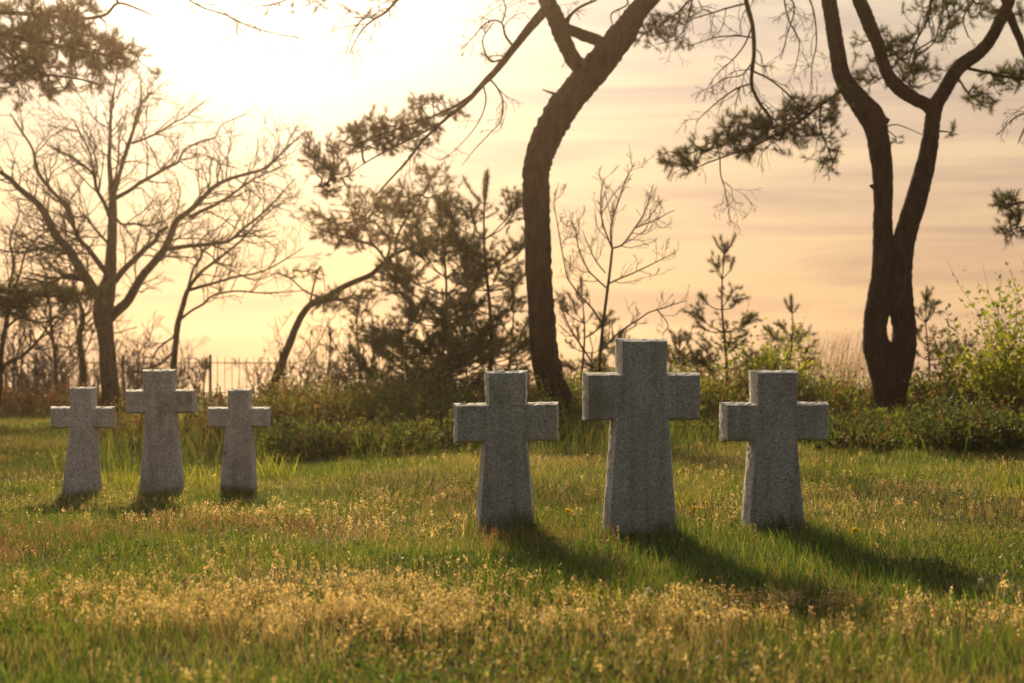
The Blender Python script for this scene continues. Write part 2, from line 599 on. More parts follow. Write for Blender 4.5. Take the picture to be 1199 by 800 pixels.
m, nt, nd, lk = new_mat('sea_water')
bs = N(nd, 'ShaderNodeBsdfPrincipled')
bs.inputs['Base Color'].default_value = (0.06, 0.07, 0.075, 1)
bs.inputs['Roughness'].default_value = 0.03
bs.inputs['Specular IOR Level'].default_value = 0.25
tc = N(nd, 'ShaderNodeTexCoord')
n1 = N(nd, 'ShaderNodeTexNoise')
n1.inputs['Scale'].default_value = 0.7
n1.inputs['Detail'].default_value = 5
b = N(nd, 'ShaderNodeBump')
b.inputs['Strength'].default_value = 0.02
b.inputs['Distance'].default_value = 0.05
o = N(nd, 'ShaderNodeOutputMaterial')
lk.new(tc.outputs['Object'], n1.inputs['Vector'])
lk.new(n1.outputs['Fac'], b.inputs['Height'])
lk.new(b.outputs[0], bs.inputs['Normal'])
lk.new(bs.outputs[0], o.inputs['Surface'])
mb = MB()
mb.add([[-420, 55, -2.3], [420, 55, -2.3], [420, 420, -2.3], [-420, 420, -2.3]], quads=[[0, 1, 2, 3]])
tag(mb.build('sea', m), kind='structure')

# ------------------------------------------------------------------ the six crosses


def cross(px_poly, Y, yaw, thick, mat, label, group, shrink=0.0, seed=1):
    r = np.random.default_rng(seed)
    cx = (px_poly[6][0]+px_poly[7][0])/2
    base = at(cx, px_poly[6][1], Y)
    zb = float(ground_z(base[0], base[1]))
    poly = np.array([[(x-cx)/F*Y, EYE-(y-HY)/F*Y-zb] for x, y in px_poly])
    poly[:, 0] *= 1-shrink
    for i_, j_ in ((6, 5), (7, 8)):
        dx = (poly[i_, 0]-poly[j_, 0])/max(poly[j_, 1]-poly[i_, 1], 0.1)
        poly[i_] = (poly[i_, 0]+dx*(0.12+poly[i_, 1])*1.0, -0.12)
    n = len(poly)
    nxt, prv = np.roll(poly, -1, 0), np.roll(poly, 1, 0)

    def inset(dist):
        out = []
        for i in range(n):
            e1, e2 = unit(poly[i]-prv[i]), unit(nxt[i]-poly[i])
            n1, n2 = np.array([e1[1], -e1[0]]), np.array([e2[1], -e2[0]])   # inward (outline runs clockwise)
            A = np.array([n1, n2])
            out.append(poly[i]+np.linalg.solve(A, [dist, dist]))
        return np.array(out)

    def dens(p):
        out = []
        for i in range(n):
            k = max(2, int(np.linalg.norm(nxt[i]-poly[i])/0.022))
            for j in range(k):
                out.append(p[i]+(p[(i+1) % n]-p[i])*j/k)
        return np.array(out)
    h = thick/2
    prof = [(0.024, -h), (0.018, -h+0.005), (0.012, -h*0.72), (0.006, -h*0.40), (0.001, -0.008), (0.004, h*0.4), (0.010, h*0.72), (0.018, h-0.004), (0.024, h)]
    rings = []
    for k, (di, y) in enumerate(prof):
        p = dens(inset(di))
        amp = 0.0 if k in (0, 8) else (0.004 if k in (1, 7) else 0.007)
        sx = r.normal(0, 1, len(p))
        sx = (sx+np.roll(sx, 1)*0.6)/1.2
        q = dens(inset(di+0.001))-p
        q = unit(q)
        p = p+q*np.abs(sx[:, None])*amp*0.8
        yy = y+(r.normal(0, 0.003, len(p)) if 0 < k < 8 else 0)
        rings.append(np.stack([p[:, 0], np.full(len(p), 1.0)*yy, p[:, 1]], -1))
    me = bpy.data.meshes.new('stone_cross')
    L = len(rings[0])
    V = np.concatenate(rings)
    faces = []
    for k in range(len(rings)-1):
        for i in range(L):
            j = (i+1) % L
            faces.append((k*L+i, k*L+j, (k+1)*L+j, (k+1)*L+i))
    faces.append(tuple(range(L-1, -1, -1)))
    faces.append(tuple((len(rings)-1)*L+i for i in range(L)))
    me.from_pydata([tuple(v) for v in V], [], faces)
    me.update()
    import bmesh
    b_ = bmesh.new()
    b_.from_mesh(me)
    bmesh.ops.recalc_face_normals(b_, faces=b_.faces)
    b_.to_mesh(me)
    b_.free()
    me.materials.append(mat)
    me.materials.append(M_HEWN_LIT)
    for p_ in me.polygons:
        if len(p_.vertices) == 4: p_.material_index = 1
    o = bpy.data.objects.new('stone_cross', me)
    o.location = (base[0], Y, zb)
    o.rotation_euler = (math.radians(r.normal(0, 0.3)), math.radians(r.normal(0, 0.25)), math.radians(yaw+r.normal(0, 0.8)))
    col.objects.link(o)
    tag(o, label, 'stone cross', group)
    return o


def cpoly(tx0, tx1, ty, ax0, ax1, ay0, ay1, sx0, sx1, bx0, bx1, by, waist=1.5):
    return [(tx0, ty), (tx1, ty), (tx1-waist*0.4, ay0), (ax1, ay0), (ax1, ay1), (sx1, ay1), (bx1, by), (bx0, by), (sx0, ay1), (ax0, ay1), (ax0, ay0), (tx0+waist*0.4, ay0)]


G1, G2 = 'front trio of stone crosses', 'rear trio of stone crosses'
CROSSES = [
    (cpoly(568.5, 621, 433, 531, 657.5, 470.5, 518, 564, 621, 555, 628, 623), 9.0, 5, 0.20, M_STONE, 'shorter granite cross in front of the curved pine trunk, left arm of its trio', G1, 0.015),
    (cpoly(719, 781.5, 396, 679.5, 820.5, 435.5, 493, 713, 783.5, 703.5, 793.5, 627), 8.7, 6, 0.22, M_STONE, 'tallest granite cross, in the middle of the front trio', G1, 0.015),
    (cpoly(877, 933.5, 432.5, 841, 970.5, 470, 517, 875, 933, 866.5, 942.5, 622), 9.0, 5, 0.20, M_STONE, 'shorter granite cross nearest the twin stemmed pine', G1, 0.015),
    (cpoly(81, 112.5, 452.5, 59.5, 134, 475.5, 502, 81, 114, 72.5, 119.5, 583), 13.0, 4, 0.18, M_STONE_HAZED, 'small grey cross at the outer left end of the distant trio', G2, 0.0),
    (cpoly(168, 207.5, 432, 149, 230, 455.5, 484.5, 171, 209, 162.5, 217.5, 583), 13.0, 4, 0.19, M_STONE_HAZED, 'taller middle cross of the distant trio with pale stained foot', G2, 0.0),
    (cpoly(266, 295, 454.5, 243.5, 317, 476, 501, 263.5, 297, 256.5, 302, 580), 13.1, 4, 0.18, M_STONE_HAZED, 'small grey cross beside tall bright grass, right end of the distant trio', G2, 0.0),
]
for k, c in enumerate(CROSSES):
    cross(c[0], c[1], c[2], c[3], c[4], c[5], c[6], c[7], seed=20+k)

# ------------------------------------------------------------------ middle pine
Y0 = 24.0
root = empty('pine_tree', at(668, 500, Y0), 'large pine with curved bare trunk bending right behind the crosses', 'tree')
org = np.array(root.location)
mb = MB()
tp, tr_ = limb(mb, [(684, 530, 56), (672, 506, 46), (659, 480, 38), (646, 452, 34.5), (638.5, 415, 32.5), (634.5, 371, 31), (631, 320, 31), (629, 270, 30.5), (628, 236, 31), (628, 205, 31.5), (632, 182, 33), (640, 161, 35), (654, 134, 36), (672, 110, 36), (694, 84, 35), (714, 60, 33), (733, 34, 30), (748, 12, 24), (768, -10, 20), (800, -60, 17), (850, -130, 12)], Y0, 0.6, 18, 0.18, 8)
for k in range(9):        # broken stubs
    i = rng.integers(30, len(tp)-40)
    a = rng.random()*6.28
    dd_ = np.array([math.cos(a), math.sin(a)*0.6, 0.35])
    q = tp[i]+dd_*tr_[i]*0.8
    tube(mb, [q, q+dd_*0.10, q+dd_*(0.16+0.12*rng.random())], [0.035, 0.024, 0.012], 6, 0.3)
for k in range(26):       # bark flakes and knots
    i = rng.integers(4, len(tp)-20)
    a = rng.random()*6.28
    q = tp[i]+np.array([math.cos(a), math.sin(a), 0])*tr_[i]*0.97
    tube(mb, [q, q+np.array([math.cos(a), math.sin(a), 0.4])*0.03], [0.035, 0.012], 5)
trunk = mb.build('trunk', M_PINEBARK, root, org, True)


def pine_branch(root, org, specs, Y0, foliage=None, spread=0.5, K=34, nl=0.10, shoot=0.12, col_=C_NEEDLE, dead=0, deadL=0.7, w=0.0052, clump=0.55, extra=None):
    """one branch with its twigs and, as a sub-part, its needles. specs: list of (course, Ys, dY)"""
    mb = MB()
    nodes = []
    for course, Ys, dY in specs:
        p, r = limb(mb, course, Y0, dY, 8 if course[0][2] > 6 else 5, 0.15, 6, 0.15, Ys)
        nodes.append(p)
        if dead:
            side_twigs(mb, p, r, int(dead), deadL, 2, 0.15, -0.5, 3, 0.9, None, 0.7, 0.4)
    nodes_ = np.concatenate(nodes)
    pos = None
    if foliage:
        Yc = np.mean([n[len(n)//2:, 1].mean() for n in nodes])
        S = blobs(foliage, Yc, spread, clump)
        pos, dirs = bough(mb, nodes_, S)
    br = mb.build('branch', M_PINEBARK, root, org, True)
    if pos is not None:
        nb = MB()
        d = unit(dirs+np.array([0, 0, 0.35])+rng.normal(0, 0.25, dirs.shape))
        needles(nb, pos-d*shoot*0.5, d, shoot, int(K*1.5), nl, w*0.95, col_, 0.35, (0.5, 1.25))
        nb.build('needles', M_NEEDLE, br, org, False, True)
    return br


# forked limb on the left, and the limb that crosses behind it
pine_branch(root, org, [([(700, 84, 20), (684, 82, 21), (673, 72, 20), (664, 56, 19.5), (657, 40, 20.5), (649, 18, 21), (640, -2, 20), (630, -40, 17), (610, -100, 13)], 0.3, -0.2)], Y0, None, dead=3, deadL=0.5)
pine_branch(root, org, [([(722, 58, 12), (706, 50, 13.5), (690, 44, 14), (672, 37, 13), (662, 30, 11), (668, 18, 4), (680, 8, 3.4), (698, 0, 3)], 0.6, 0.9)], Y0, None, dead=5, deadL=0.45)
# the long branch sweeping down to the left with needles at its end
pine_branch(root, org, [
    ([(644, 6, 13), (634, 17, 12), (619, 34, 10.5), (602, 56, 9), (584, 79, 8), (563, 101, 6.6), (545, 121, 5), (520, 141, 3.8), (496, 164, 3), (478, 187, 2.6), (458, 209, 2.2), (440, 229, 1.6)], 0, -1.2),
    ([(552, 112, 4), (530, 126, 3), (505, 137, 2.6), (482, 145, 2.4), (452, 156, 2), (424, 166, 1.6), (404, 182, 1.2)], -0.4, -1.6),
    ([(520, 142, 3.4), (490, 158, 2.6), (462, 172, 2.2), (432, 188, 1.7), (405, 206, 1.2), (385, 218, 1)], -0.6, -0.2),
    ([(602, 56, 3.4), (592, 42, 3), (588, 28, 2.4), (578, 24, 2), (566, 30, 1.8), (552, 46, 1.2), (540, 58, 0.9)], -0.2, -0.5),
    ([(592, 68, 3), (575, 72, 2.6), (567, 58, 2), (566, 44, 1.8), (578, 26, 1.4)], -0.2, 0.3),
    ([(588, 26, 2), (592, 12, 1.8), (590, 0, 1.5), (586, -20, 1.5)], -0.5, -0.4),
    ([(573, 92, 2.6), (583, 104, 2.2), (589, 120, 2), (586, 142, 1.8), (572, 158, 1.5), (556, 175, 1.1), (541, 194, 0.8)], -0.3, 0.3),
    ([(566, 100, 2.2), (569, 118, 1.8), (562, 140, 1.5), (548, 160, 1.2), (528, 180, 0.9), (516, 188, 0.7)], -0.3, 0.5),
], Y0, [(372, 178, 22, 22, 40), (395, 215, 20, 18, 26), (470, 158, 42, 20, 95), (440, 160, 34, 22, 80), (505, 128, 34, 18, 42), (400, 190, 24, 24, 34), (418, 148, 12, 12, 12), (522, 140, 26, 14, 18), (380, 205, 18, 26, 18)], 0.6, 30, 0.095, 0.12, (0.080, 0.066, 0.027), 7, 0.5)  # needle colour lightened and warmed for the golden backlight near the sun
# bare twigs hanging in from above
pine_branch(root, org, [
    ([(618, -80, 8), (560, -75, 6), (505, -35, 5), (480, -12, 4.2), (465, 0, 3.8), (452, 14, 3.2), (436, 24, 2.6), (422, 38, 1.8), (408, 64, 1)], 0, -1),
    ([(440, 22, 2), (425, 22, 1.6), (412, 40, 1.2), (405, 66, 0.9)], -0.9, -0.6),
    ([(560, -75, 4), (450, -95, 3.6), (370, -85, 3), (290, -70, 2.6), (225, -50, 2.3), (195, -28, 2)], -0.3, -1.8),
    ([(195, -28, 2), (208, -12, 2), (233, 7, 2), (263, 17, 1.9), (290, 30, 1.8), (321, 39, 1.5), (356, 45, 1)], -1.8, -1.6),
    ([(420, -92, 3), (372, -20, 2.4), (335, 0, 2), (315, 6, 1.8), (296, 8, 1.2)], -1, -1.8),
], Y0, [(352, 6, 40, 6, 9), (420, 12, 30, 10, 8)], 0.4, 24, 0.08, 0.1, (0.075, 0.062, 0.026), 16, 0.6)  # sun-side glow put into these lighter needle tones
# needles on the right of the fork
pine_branch(root, org, [([(800, -60, 6), (818, -20, 4), (800, 8, 2.6), (776, 28, 2), (752, 40, 1.4)], 0.6, 0.2), ([(812, -10, 3), (806, 20, 2), (794, 44, 1.4), (770, 52, 1.2)], 0.5, 0.8)],
            Y0, [(778, 28, 22, 14, 30), (758, 42, 18, 14, 20), (796, 14, 16, 14, 14), (790, 48, 18, 8, 10)], 0.4, 32, 0.09, 0.11, dead=4, deadL=0.5)
pine_branch(root, org, [([(640, 0, 5), (650, -30, 4), (690, -40, 3), (735, 0, 2.2), (716, 16, 1.8), (718, 32, 1.2)], 0, 0.4)], Y0, [(655, 8, 22, 12, 5)], 0.3, 24, 0.08, 0.1, dead=4, deadL=0.4)
# crown above
pine_branch(root, org, [([(850, -130, 11), (900, -200, 8), (980, -240, 4)], 0.6, -1), ([(610, -100, 12), (560, -180, 9), (470, -240, 4)], -0.2, -1)], Y0,
            [(930, -215, 110, 30, 120), (500, -215, 110, 30, 120), (700, -230, 130, 30, 90)], 1.4, 30)

# ------------------------------------------------------------------ twin pine on the right
Y1 = 23.5
root = empty('pine_tree', at(1041, 500, Y1), 'large dark twin stemmed pine with a small gap between its stems', 'tree')
org = np.array(root.location)
mb = MB()
limb(mb, [(1038, 520, 34), (1037, 490, 28), (1035, 460, 25), (1031, 430, 29), (1026, 405, 32), (1024.5, 385, 27), (1027, 365, 29), (1031, 340, 28), (1034, 315, 26), (1034, 285, 24), (1033.5, 260, 22.5), (1034, 236, 22), (1033.5, 205, 24), (1030, 175, 25.5), (1026, 152, 27), (1021, 138, 30), (1009, 122, 27), (996, 106, 23), (985, 86, 20), (979.5, 55, 18.5), (975, 28, 18), (970.5, 0, 18), (962, -50, 16), (950, -120, 11)], Y1, 0.3, 16, 0.10, 7)
limb(mb, [(1046, 520, 34), (1046, 490, 28), (1049, 460, 25), (1055, 430, 28), (1058, 405, 30), (1059.0, 385, 28), (1056, 365, 29), (1055, 340, 27), (1055, 315, 26), (1058, 285, 26), (1064, 262, 25.5), (1072, 236, 25), (1080, 208, 23.5), (1086, 182, 21.5), (1090, 158, 19), (1092, 140, 18.5), (1096, 122, 18), (1105, 108, 17), (1115, 90, 16.5), (1126, 76, 17), (1147, 61, 15.5), (1161, 44, 14.5), (1174, 18, 14), (1182, 0, 13), (1192, -40, 11), (1200, -110, 8)], Y1, -0.3, 16, 0.10, 7, 0, 0.05)
limb(mb, [(1041, 520, 44), (1041, 490, 38), (1041, 460, 32), (1041, 430, 28), (1041, 404, 12)], Y1, 0, 14, 0.1)
limb(mb, [(1042, 370, 5), (1042, 362, 12), (1043, 348, 18), (1044, 320, 16), (1044, 296, 6)], Y1, 0, 8, 0.1)
# knots
kq = at(1024, 219, Y1+0.15)
tube(mb, [kq+np.array([0.08, 0, 0]), kq, kq-np.array([0.06, 0, -0.02])], [0.07, 0.06, 0.03], 7, 0.2)
kq = at(1030, 143, Y1+0.15)
tube(mb, [kq-np.array([0.05, 0, 0]), kq+np.array([0.06, 0, 0.01]), kq+np.array([0.13, 0, 0.03])], [0.13, 0.11, 0.05], 8, 0.2)
mb.build('trunk', M_PINEBARK, root, org, True)
pine_branch(root, org, [([(1093, 138, 13), (1086, 124, 16), (1071, 116, 16.5), (1052, 103, 17), (1040, 88, 15.5), (1033, 70, 15), (1028, 52, 15.5), (1020, 34, 17), (1012, 14, 17), (1005, -4, 16), (990, -60, 12), (985, -120, 8)], -0.1, 0.3)],
            Y1, [(1056, 70, 30, 26, 62), (1012, 62, 18, 30, 16), (1075, 88, 24, 18, 26), (1098, 30, 24, 24, 26), (1020, 96, 24, 12, 16), (1042, 46, 16, 14, 14)], 0.5, 30, 0.095, 0.11, C_NEEDLE_Y)
# low needle-clad bough on the left stem
pine_branch(root, org, [
    ([(990, 100, 6), (978, 112, 5), (962, 122, 4.4), (942, 138, 4), (920, 152, 3.4), (900, 162, 3), (880, 172, 2.6), (858, 180, 2.2), (836, 188, 1.8), (812, 198, 1.3), (800, 205, 1)], 0.2, -1.1),
    ([(942, 138, 3), (925, 140, 2.4), (900, 140, 2), (872, 146, 1.6), (850, 150, 1.2)], -0.3, 0.2),
    ([(962, 122, 3), (960, 145, 2.2), (968, 170, 1.8), (976, 192, 1.2)], -0.1, -0.6),
    ([(871, -10, 6), (876, 10, 6), (881, 30, 5.6), (883, 60, 5.2), (880, 96, 4.8), (888, 118, 4.4), (901, 136, 3.6)], 0.6, -0.7),
    ([(948, -60, 7), (910, -70, 7), (880, -40, 6.5), (871, -10, 6)], 0.3, 0.6),
    ([(883, 84, 2.6), (900, 92, 2.4), (918, 106, 2.2), (936, 124, 1.8), (948, 134, 1.2)], -0.5, -0.4),
    ([(880, 98, 2.4), (862, 104, 2), (842, 118, 1.7), (826, 132, 1.2), (815, 143, 0.9)], -0.5, -0.9),
    ([(881, 30, 2.2), (872, 52, 1.9), (858, 70, 1.6), (842, 84, 1.3), (830, 100, 0.9)], 0.2, -0.5),
    ([(882, 72, 2), (868, 88, 1.7), (848, 92, 1.3), (832, 104, 1)], 0, 0.4),
    ([(874, 4, 2.6), (850, 10, 2.2), (832, 16, 1.9), (812, 22, 1.6), (800, 30, 1.2)], 0.6, 0.2),
    ([(881, 44, 2), (862, 42, 1.8), (838, 44, 1.5), (812, 52, 1.2), (790, 58, 0.9)], 0.2, 0.7),
    ([(843, 186, 1.8), (844, 205, 1.5), (849, 222, 1.3), (852, 240, 1), (856, 262, 0.7)], -0.8, -0.8),
    ([(930, -70, 3), (938, -20, 2.4), (952, 10, 2), (956, 50, 1.7), (950, 80, 1.3), (952, 105, 0.9)], 0.3, 0.1),
    ([(925, -70, 3), (918, -10, 2.2), (924, 24, 1.8), (936, 50, 1.4), (930, 85, 1)], 0.3, -0.4),
    ([(915, -70, 3), (908, -20, 2.2), (930, 6, 2), (922, 40, 1.5), (914, 70, 1)], 0.3, -0.2),
], Y1, [(905, 152, 40, 13, 84), (870, 150, 34, 16, 60), (850, 168, 36, 13, 50), (812, 184, 20, 14, 26), (940, 130, 34, 14, 46), (950, 160, 26, 14, 26), (972, 186, 16, 14, 14), (795, 190, 24, 12, 16), (960, 140, 24, 20, 22), (985, 116, 18, 14, 18), (778, 188, 10, 10, 8), (895, 180, 40, 8, 18)],
    0.55, 32, 0.10, 0.11, C_NEEDLE, 8, 0.6)
# boughs on the right of the frame
pine_branch(root, org, [
    ([(1126, 78, 5), (1142, 82, 4), (1162, 86, 3.4), (1190, 92, 3), (1230, 98, 2), (1260, 110, 1.4)], -0.1, -0.9),
    ([(1120, 88, 3), (1130, 104, 2.2), (1140, 116, 1.6), (1160, 122, 1.2)], -0.1, 0.4),
], Y1, [(1172, 90, 30, 11, 44), (1200, 88, 24, 14, 30), (1140, 112, 22, 12, 20), (1158, 122, 10, 8, 8), (1236, 104, 30, 14, 24), (1110, 84, 14, 8, 8)], 0.5, 32, 0.09, 0.11, C_NEEDLE_Y)
pine_branch(root, org, [
    ([(1092, -30, 5), (1090, 0, 4), (1086, 22, 3.4), (1074, 46, 2.6), (1066, 66, 2), (1062, 82, 1.2)], 0.2, -0.3),
    ([(1180, 10, 6), (1160, -20, 5), (1120, -40, 5), (1092, -30, 5)], -0.3, 0.2),
    ([(1150, -30, 3), (1140, 0, 2.4), (1128, 22, 2), (1134, 44, 1.4)], 0, 0.4),
    ([(1120, -40, 3), (1108, 0, 2), (1112, 26, 1.6), (1100, 50, 1)], 0, 0.5),
], Y1, [(1090, 8, 34, 14, 26), (1130, 16, 30, 16, 26), (1160, 6, 22, 12, 18), (1065, 36, 14, 22, 10)], 0.5, 28, 0.09, 0.1, C_NEEDLE_Y, 8, 0.5)
pine_branch(root, org, [
    ([(1168, 30, 10), (1178, 12, 10), (1188, 32, 9.5), (1199, 58, 9), (1220, 110, 8), (1238, 170, 6), (1236, 215, 4), (1215, 232, 3), (1190, 238, 2.2), (1168, 241, 1.3)], -0.3, -1),
    ([(1236, 215, 3.4), (1232, 250, 2.8), (1210, 262, 2.2), (1188, 268, 1.6), (1172, 274, 1)], -1, -0.6),
    ([(1222, 112, 3), (1204, 130, 2), (1186, 140, 1.6), (1168, 158, 1)], -0.6, -0.2),
    ([(1222, 112, 3), (1200, 150, 2), (1192, 168, 1.2)], -0.6, -0.9),
], Y1, [(1188, 234, 22, 9, 24), (1192, 264, 22, 14, 36), (1172, 241, 8, 6, 6), (1225, 245, 26, 26, 40), (1190, 20, 20, 14, 14)], 0.45, 32, 0.095, 0.11, C_NEEDLE, 4, 0.5)
pine_branch(root, org, [([(1090, 158, 2.6), (1100, 154, 2.2), (1112, 155, 1.6), (1122, 158, 1)], 0, -0.5), ([(1033, 150, 2), (1048, 146, 1.5), (1062, 150, 1.2), (1080, 158, 0.8)], -0.1, -0.4), ([(1038, 152, 1.6), (1048, 160, 1.2), (1050, 168, 0.9)], 0, -0.3)], Y1, [(1112, 156, 9, 4, 5), (1050, 164, 6, 5, 3)], 0.1, 26, 0.08, 0.09)
pine_branch(root, org, [([(950, -120, 10), (900, -190, 7), (840, -230, 4)], 0.3, -0.6), ([(1200, -110, 8), (1240, -190, 6), (1300, -230, 4)], -0.3, -1), ([(985, -120, 8), (1020, -200, 6), (1060, -240, 4)], 0.3, 0.8)], Y1,
            [(850, -215, 90, 26, 70), (1280, -215, 90, 26, 80), (1060, -230, 110, 26, 80)], 1.2, 30)

# ------------------------------------------------------------------ big bare tree on the left
Y2 = 34.0
MINR = 0.0040
root = empty('bare_tree', at(131, 486, Y2), 'large leafless tree with wide forking limbs behind the distant crosses', 'tree')
org = np.array(root.location)
mb = MB()
bp, br_ = limb(mb, [(134, 505, 34), (132, 484, 26), (130, 466, 22.5), (128, 440, 20), (125.5, 410, 19), (123, 388, 19.5), (121, 366, 24), (124, 345, 22), (128.5, 325, 16), (130, 300, 13), (131.5, 270, 11), (132, 240, 10), (130, 215, 7), (128, 189, 5), (129, 160, 4), (130, 135, 3.4), (133, 110, 2.4), (136, 92, 1.8), (138, 76, 1.2)], Y2, 0.6, 12, 0.12, 7)
side_twigs(mb, bp, br_, 16, 1.3, 2, 0.62, 0.4, 4)
mb.build('trunk', M_BARK, root, org, True)
LEFT_LIMBS = [
    ([(117, 348, 11), (106, 333, 10), (92, 312, 9.5), (80, 292, 8.5), (66, 276, 8), (50, 246, 7), (37, 232, 6), (24, 222, 5.5), (10, 208, 4.5), (-10, 196, 3), (-40, 180, 2)], -2.2, 16),
    ([(126, 322, 6), (113, 305, 5.5), (102, 290, 5), (94, 282, 4.5), (87, 268, 4.2), (83, 250, 4), (72, 236, 4), (56, 218, 3.6), (44, 200, 3.2), (38, 175, 2.5), (26, 155, 2), (12, 133, 1.4)], 1.8, 14),
    ([(129, 256, 4.4), (122, 238, 4), (113, 222, 3.6), (110, 206, 3.2), (98, 194, 2.6), (84, 184, 2.2), (70, 178, 1.8), (55, 170, 1.2)], -1.4, 9),
    ([(110, 206, 2.2), (108, 188, 1.8), (98, 164, 1.6), (86, 140, 1.2)], -1.2, 7),
    ([(133, 228, 5), (142, 196, 4.4), (150, 170, 4), (156, 152, 3.2), (162, 132, 2.6), (168, 118, 1.8), (178, 108, 1.2)], 1.6, 8),
    ([(154, 168, 2.8), (168, 163, 2.4), (186, 155, 2.2), (203, 144, 1.8), (217, 137, 1.5), (232, 124, 1.2), (247, 114, 0.9)], 1.8, 5),
    ([(135, 232, 4.6), (150, 224, 4), (164, 214, 3.8), (180, 205, 3.4), (196, 196, 3), (208, 190, 2.6), (216, 176, 2), (234, 166, 1.6), (252, 160, 1.3), (260, 146, 1.1), (288, 134, 0.8)], -1.6, 9),
    ([(128, 372, 11), (140, 362, 10), (150, 352, 9), (158, 338, 8.4), (168, 322, 8), (180, 308, 7.6), (192, 293, 7), (200, 276, 6.4), (206, 260, 6), (218, 250, 5.4), (230, 240, 5), (242, 227, 4.4), (252, 218, 4), (268, 210, 3.4), (288, 204, 3), (308, 198, 2.6), (325, 184, 2.2), (342, 168, 1.6), (358, 154, 1)], -2.0, 20),
    ([(192, 292, 5), (206, 290, 4.6), (222, 288, 4.2), (246, 286, 3.8), (268, 282, 3.4), (282, 270, 2.8), (300, 256, 2.4), (316, 242, 2), (330, 226, 1.5), (345, 210, 1)], -0.6, 13),
    ([(222, 254, 4), (236, 247, 3.6), (252, 240, 3.2), (268, 230, 2.8), (282, 220, 2.4), (296, 210, 2), (306, 206, 1.6), (326, 196, 1.1)], -2.6, 10),
    ([(134, 330, 7), (146, 315, 6), (160, 302, 5.4), (172, 290, 4.6), (182, 282, 4), (186, 272, 3.4), (196, 266, 3)], 1.0, 8),
    ([(70, 282, 3.2), (80, 298, 2.6), (86, 308, 2), (96, 312, 1.4)], -1.8, 4),
    ([(131, 290, 3), (118, 276, 2.6), (106, 262, 2.2), (100, 254, 2), (88, 254, 1.6), (76, 252, 1.2)], 0.6, 8),
    ([(132, 250, 3), (142, 262, 2.4), (156, 262, 2.2), (176, 264, 1.8), (190, 258, 1.4)], -0.8, 8),
    ([(112, 345, 4), (96, 326, 3.4), (78, 322, 3), (60, 332, 2.6), (40, 328, 2.2), (16, 336, 1.6)], -1.2, 12),
    ([(100, 322, 3.4), (84, 300, 2.8), (62, 290, 2.6), (40, 292, 2.2), (18, 296, 1.8), (-10, 290, 1.4)], -2.4, 12),
    ([(132, 222, 2.6), (130, 230, 2.4), (138, 190, 2), (140, 160, 1.5), (148, 130, 1)], -0.6, 7),
]
for sp, dY, n in LEFT_LIMBS:
    mb = MB()
    p, r = limb(mb, sp, Y2, dY, 7 if sp[0][2] > 6 else 5, 0.14, 6, 0.3, 0.1, 1.25)
    side_twigs(mb, p, r, int(n*2.1), 1.3, 2, 0.12, 0.08, 4, 0.75, None, 0.8)
    mb.build('branch', M_BARK, root, org, True)

# smaller bare tree and crooked thin trunks
Y3 = 36.0
root = empty('bare_tree', at(196, 486, Y3), 'slim leafless tree forking right, behind the tallest of the distant crosses', 'tree')
org = np.array(root.location)
mb = MB()
p, r = limb(mb, [(196, 500, 11), (198, 470, 9), (203, 429, 7.5), (206, 400, 7), (208, 381, 7), (214, 358, 6.4), (219, 341, 6)], Y3, 0.1, 9, 0.12)
mb.build('trunk', M_BARK, root, org, True)
for sp, dY, n in [
    ([(218, 343, 5), (226, 330, 4.6), (236, 318, 4.2), (252, 306, 3.6), (270, 292, 3.2), (284, 280, 2.8), (298, 264, 2.4), (312, 250, 1.8), (330, 236, 1.2)], -1, 14),
    ([(221, 340, 4.4), (234, 336, 4), (256, 330, 3.4), (277, 324, 3), (300, 320, 2.4), (320, 312, 2), (340, 300, 1.5), (356, 290, 1)], 1, 14),
    ([(210, 375, 3.6), (224, 364, 3.2), (238, 356, 3), (250, 346, 2.6), (276, 341, 2.4), (304, 343, 2), (336, 342, 1.5), (360, 340, 1)], -0.4, 12),
    ([(207, 392, 3), (198, 398, 2.6), (190, 404, 2.4), (182, 412, 2), (174, 432, 2), (168, 440, 1.6)], 0.4, 6),
    ([(219, 342, 4), (226, 316, 3.4), (234, 304, 3), (240, 290, 2.4), (256, 276, 1.6)], 1.4, 9),
    ([(205, 410, 3.4), (190, 424, 3), (172, 432, 2.8), (158, 436, 2), (146, 424, 1.6)], -0.8, 6)]:
    mb = MB()
    p, r = limb(mb, sp, Y3, dY, 5, 0.14, 6, 0.3, 0.1)
    side_twigs(mb, p, r, n, 1.1, 2, 0.15, 0.35, 4, 0.8, None, 0.8)
    mb.build('branch', M_BARK, root, org, True)

root = empty('bare_tree', at(98, 484, 38), 'thin crooked dark trunk standing just behind the left end cross', 'tree')
org = np.array(root.location)
mb = MB()
p, r = limb(mb, [(98, 500, 12), (98, 470, 9.5), (97.5, 450, 8.5), (97, 425, 7.5), (94, 405, 7), (93, 390, 7.5), (97, 378, 6.5), (96, 364, 5), (91, 350, 4.5), (86, 334, 3.4), (88, 310, 2.4)], 38, 0.2, 8, 0.16)
mb.build('trunk', M_BARK, root, org, True)
mb = MB()
side_twigs(mb, p, r, 26, 1.6, 2, 0.25, 0.3, 4, 0.9)
mb.build('twigs', M_TWIG, root, org, True)
root = empty('bare_tree', at(66, 482, 39), 'slender straight leafless sapling left of the crooked thin trunk', 'tree')
org = np.array(root.location)
mb = MB()
p, r = limb(mb, [(68, 495, 7), (67, 470, 5.6), (66, 440, 5), (64, 410, 4.4), (60, 385, 4), (58, 355, 3), (52, 325, 2)], 39, 0.2, 7, 0.16)
mb.build('trunk', M_BARK, root, org, True)
mb = MB()
side_twigs(mb, p, r, 26, 1.6, 2, 0.2, 0.4, 4, 0.8)
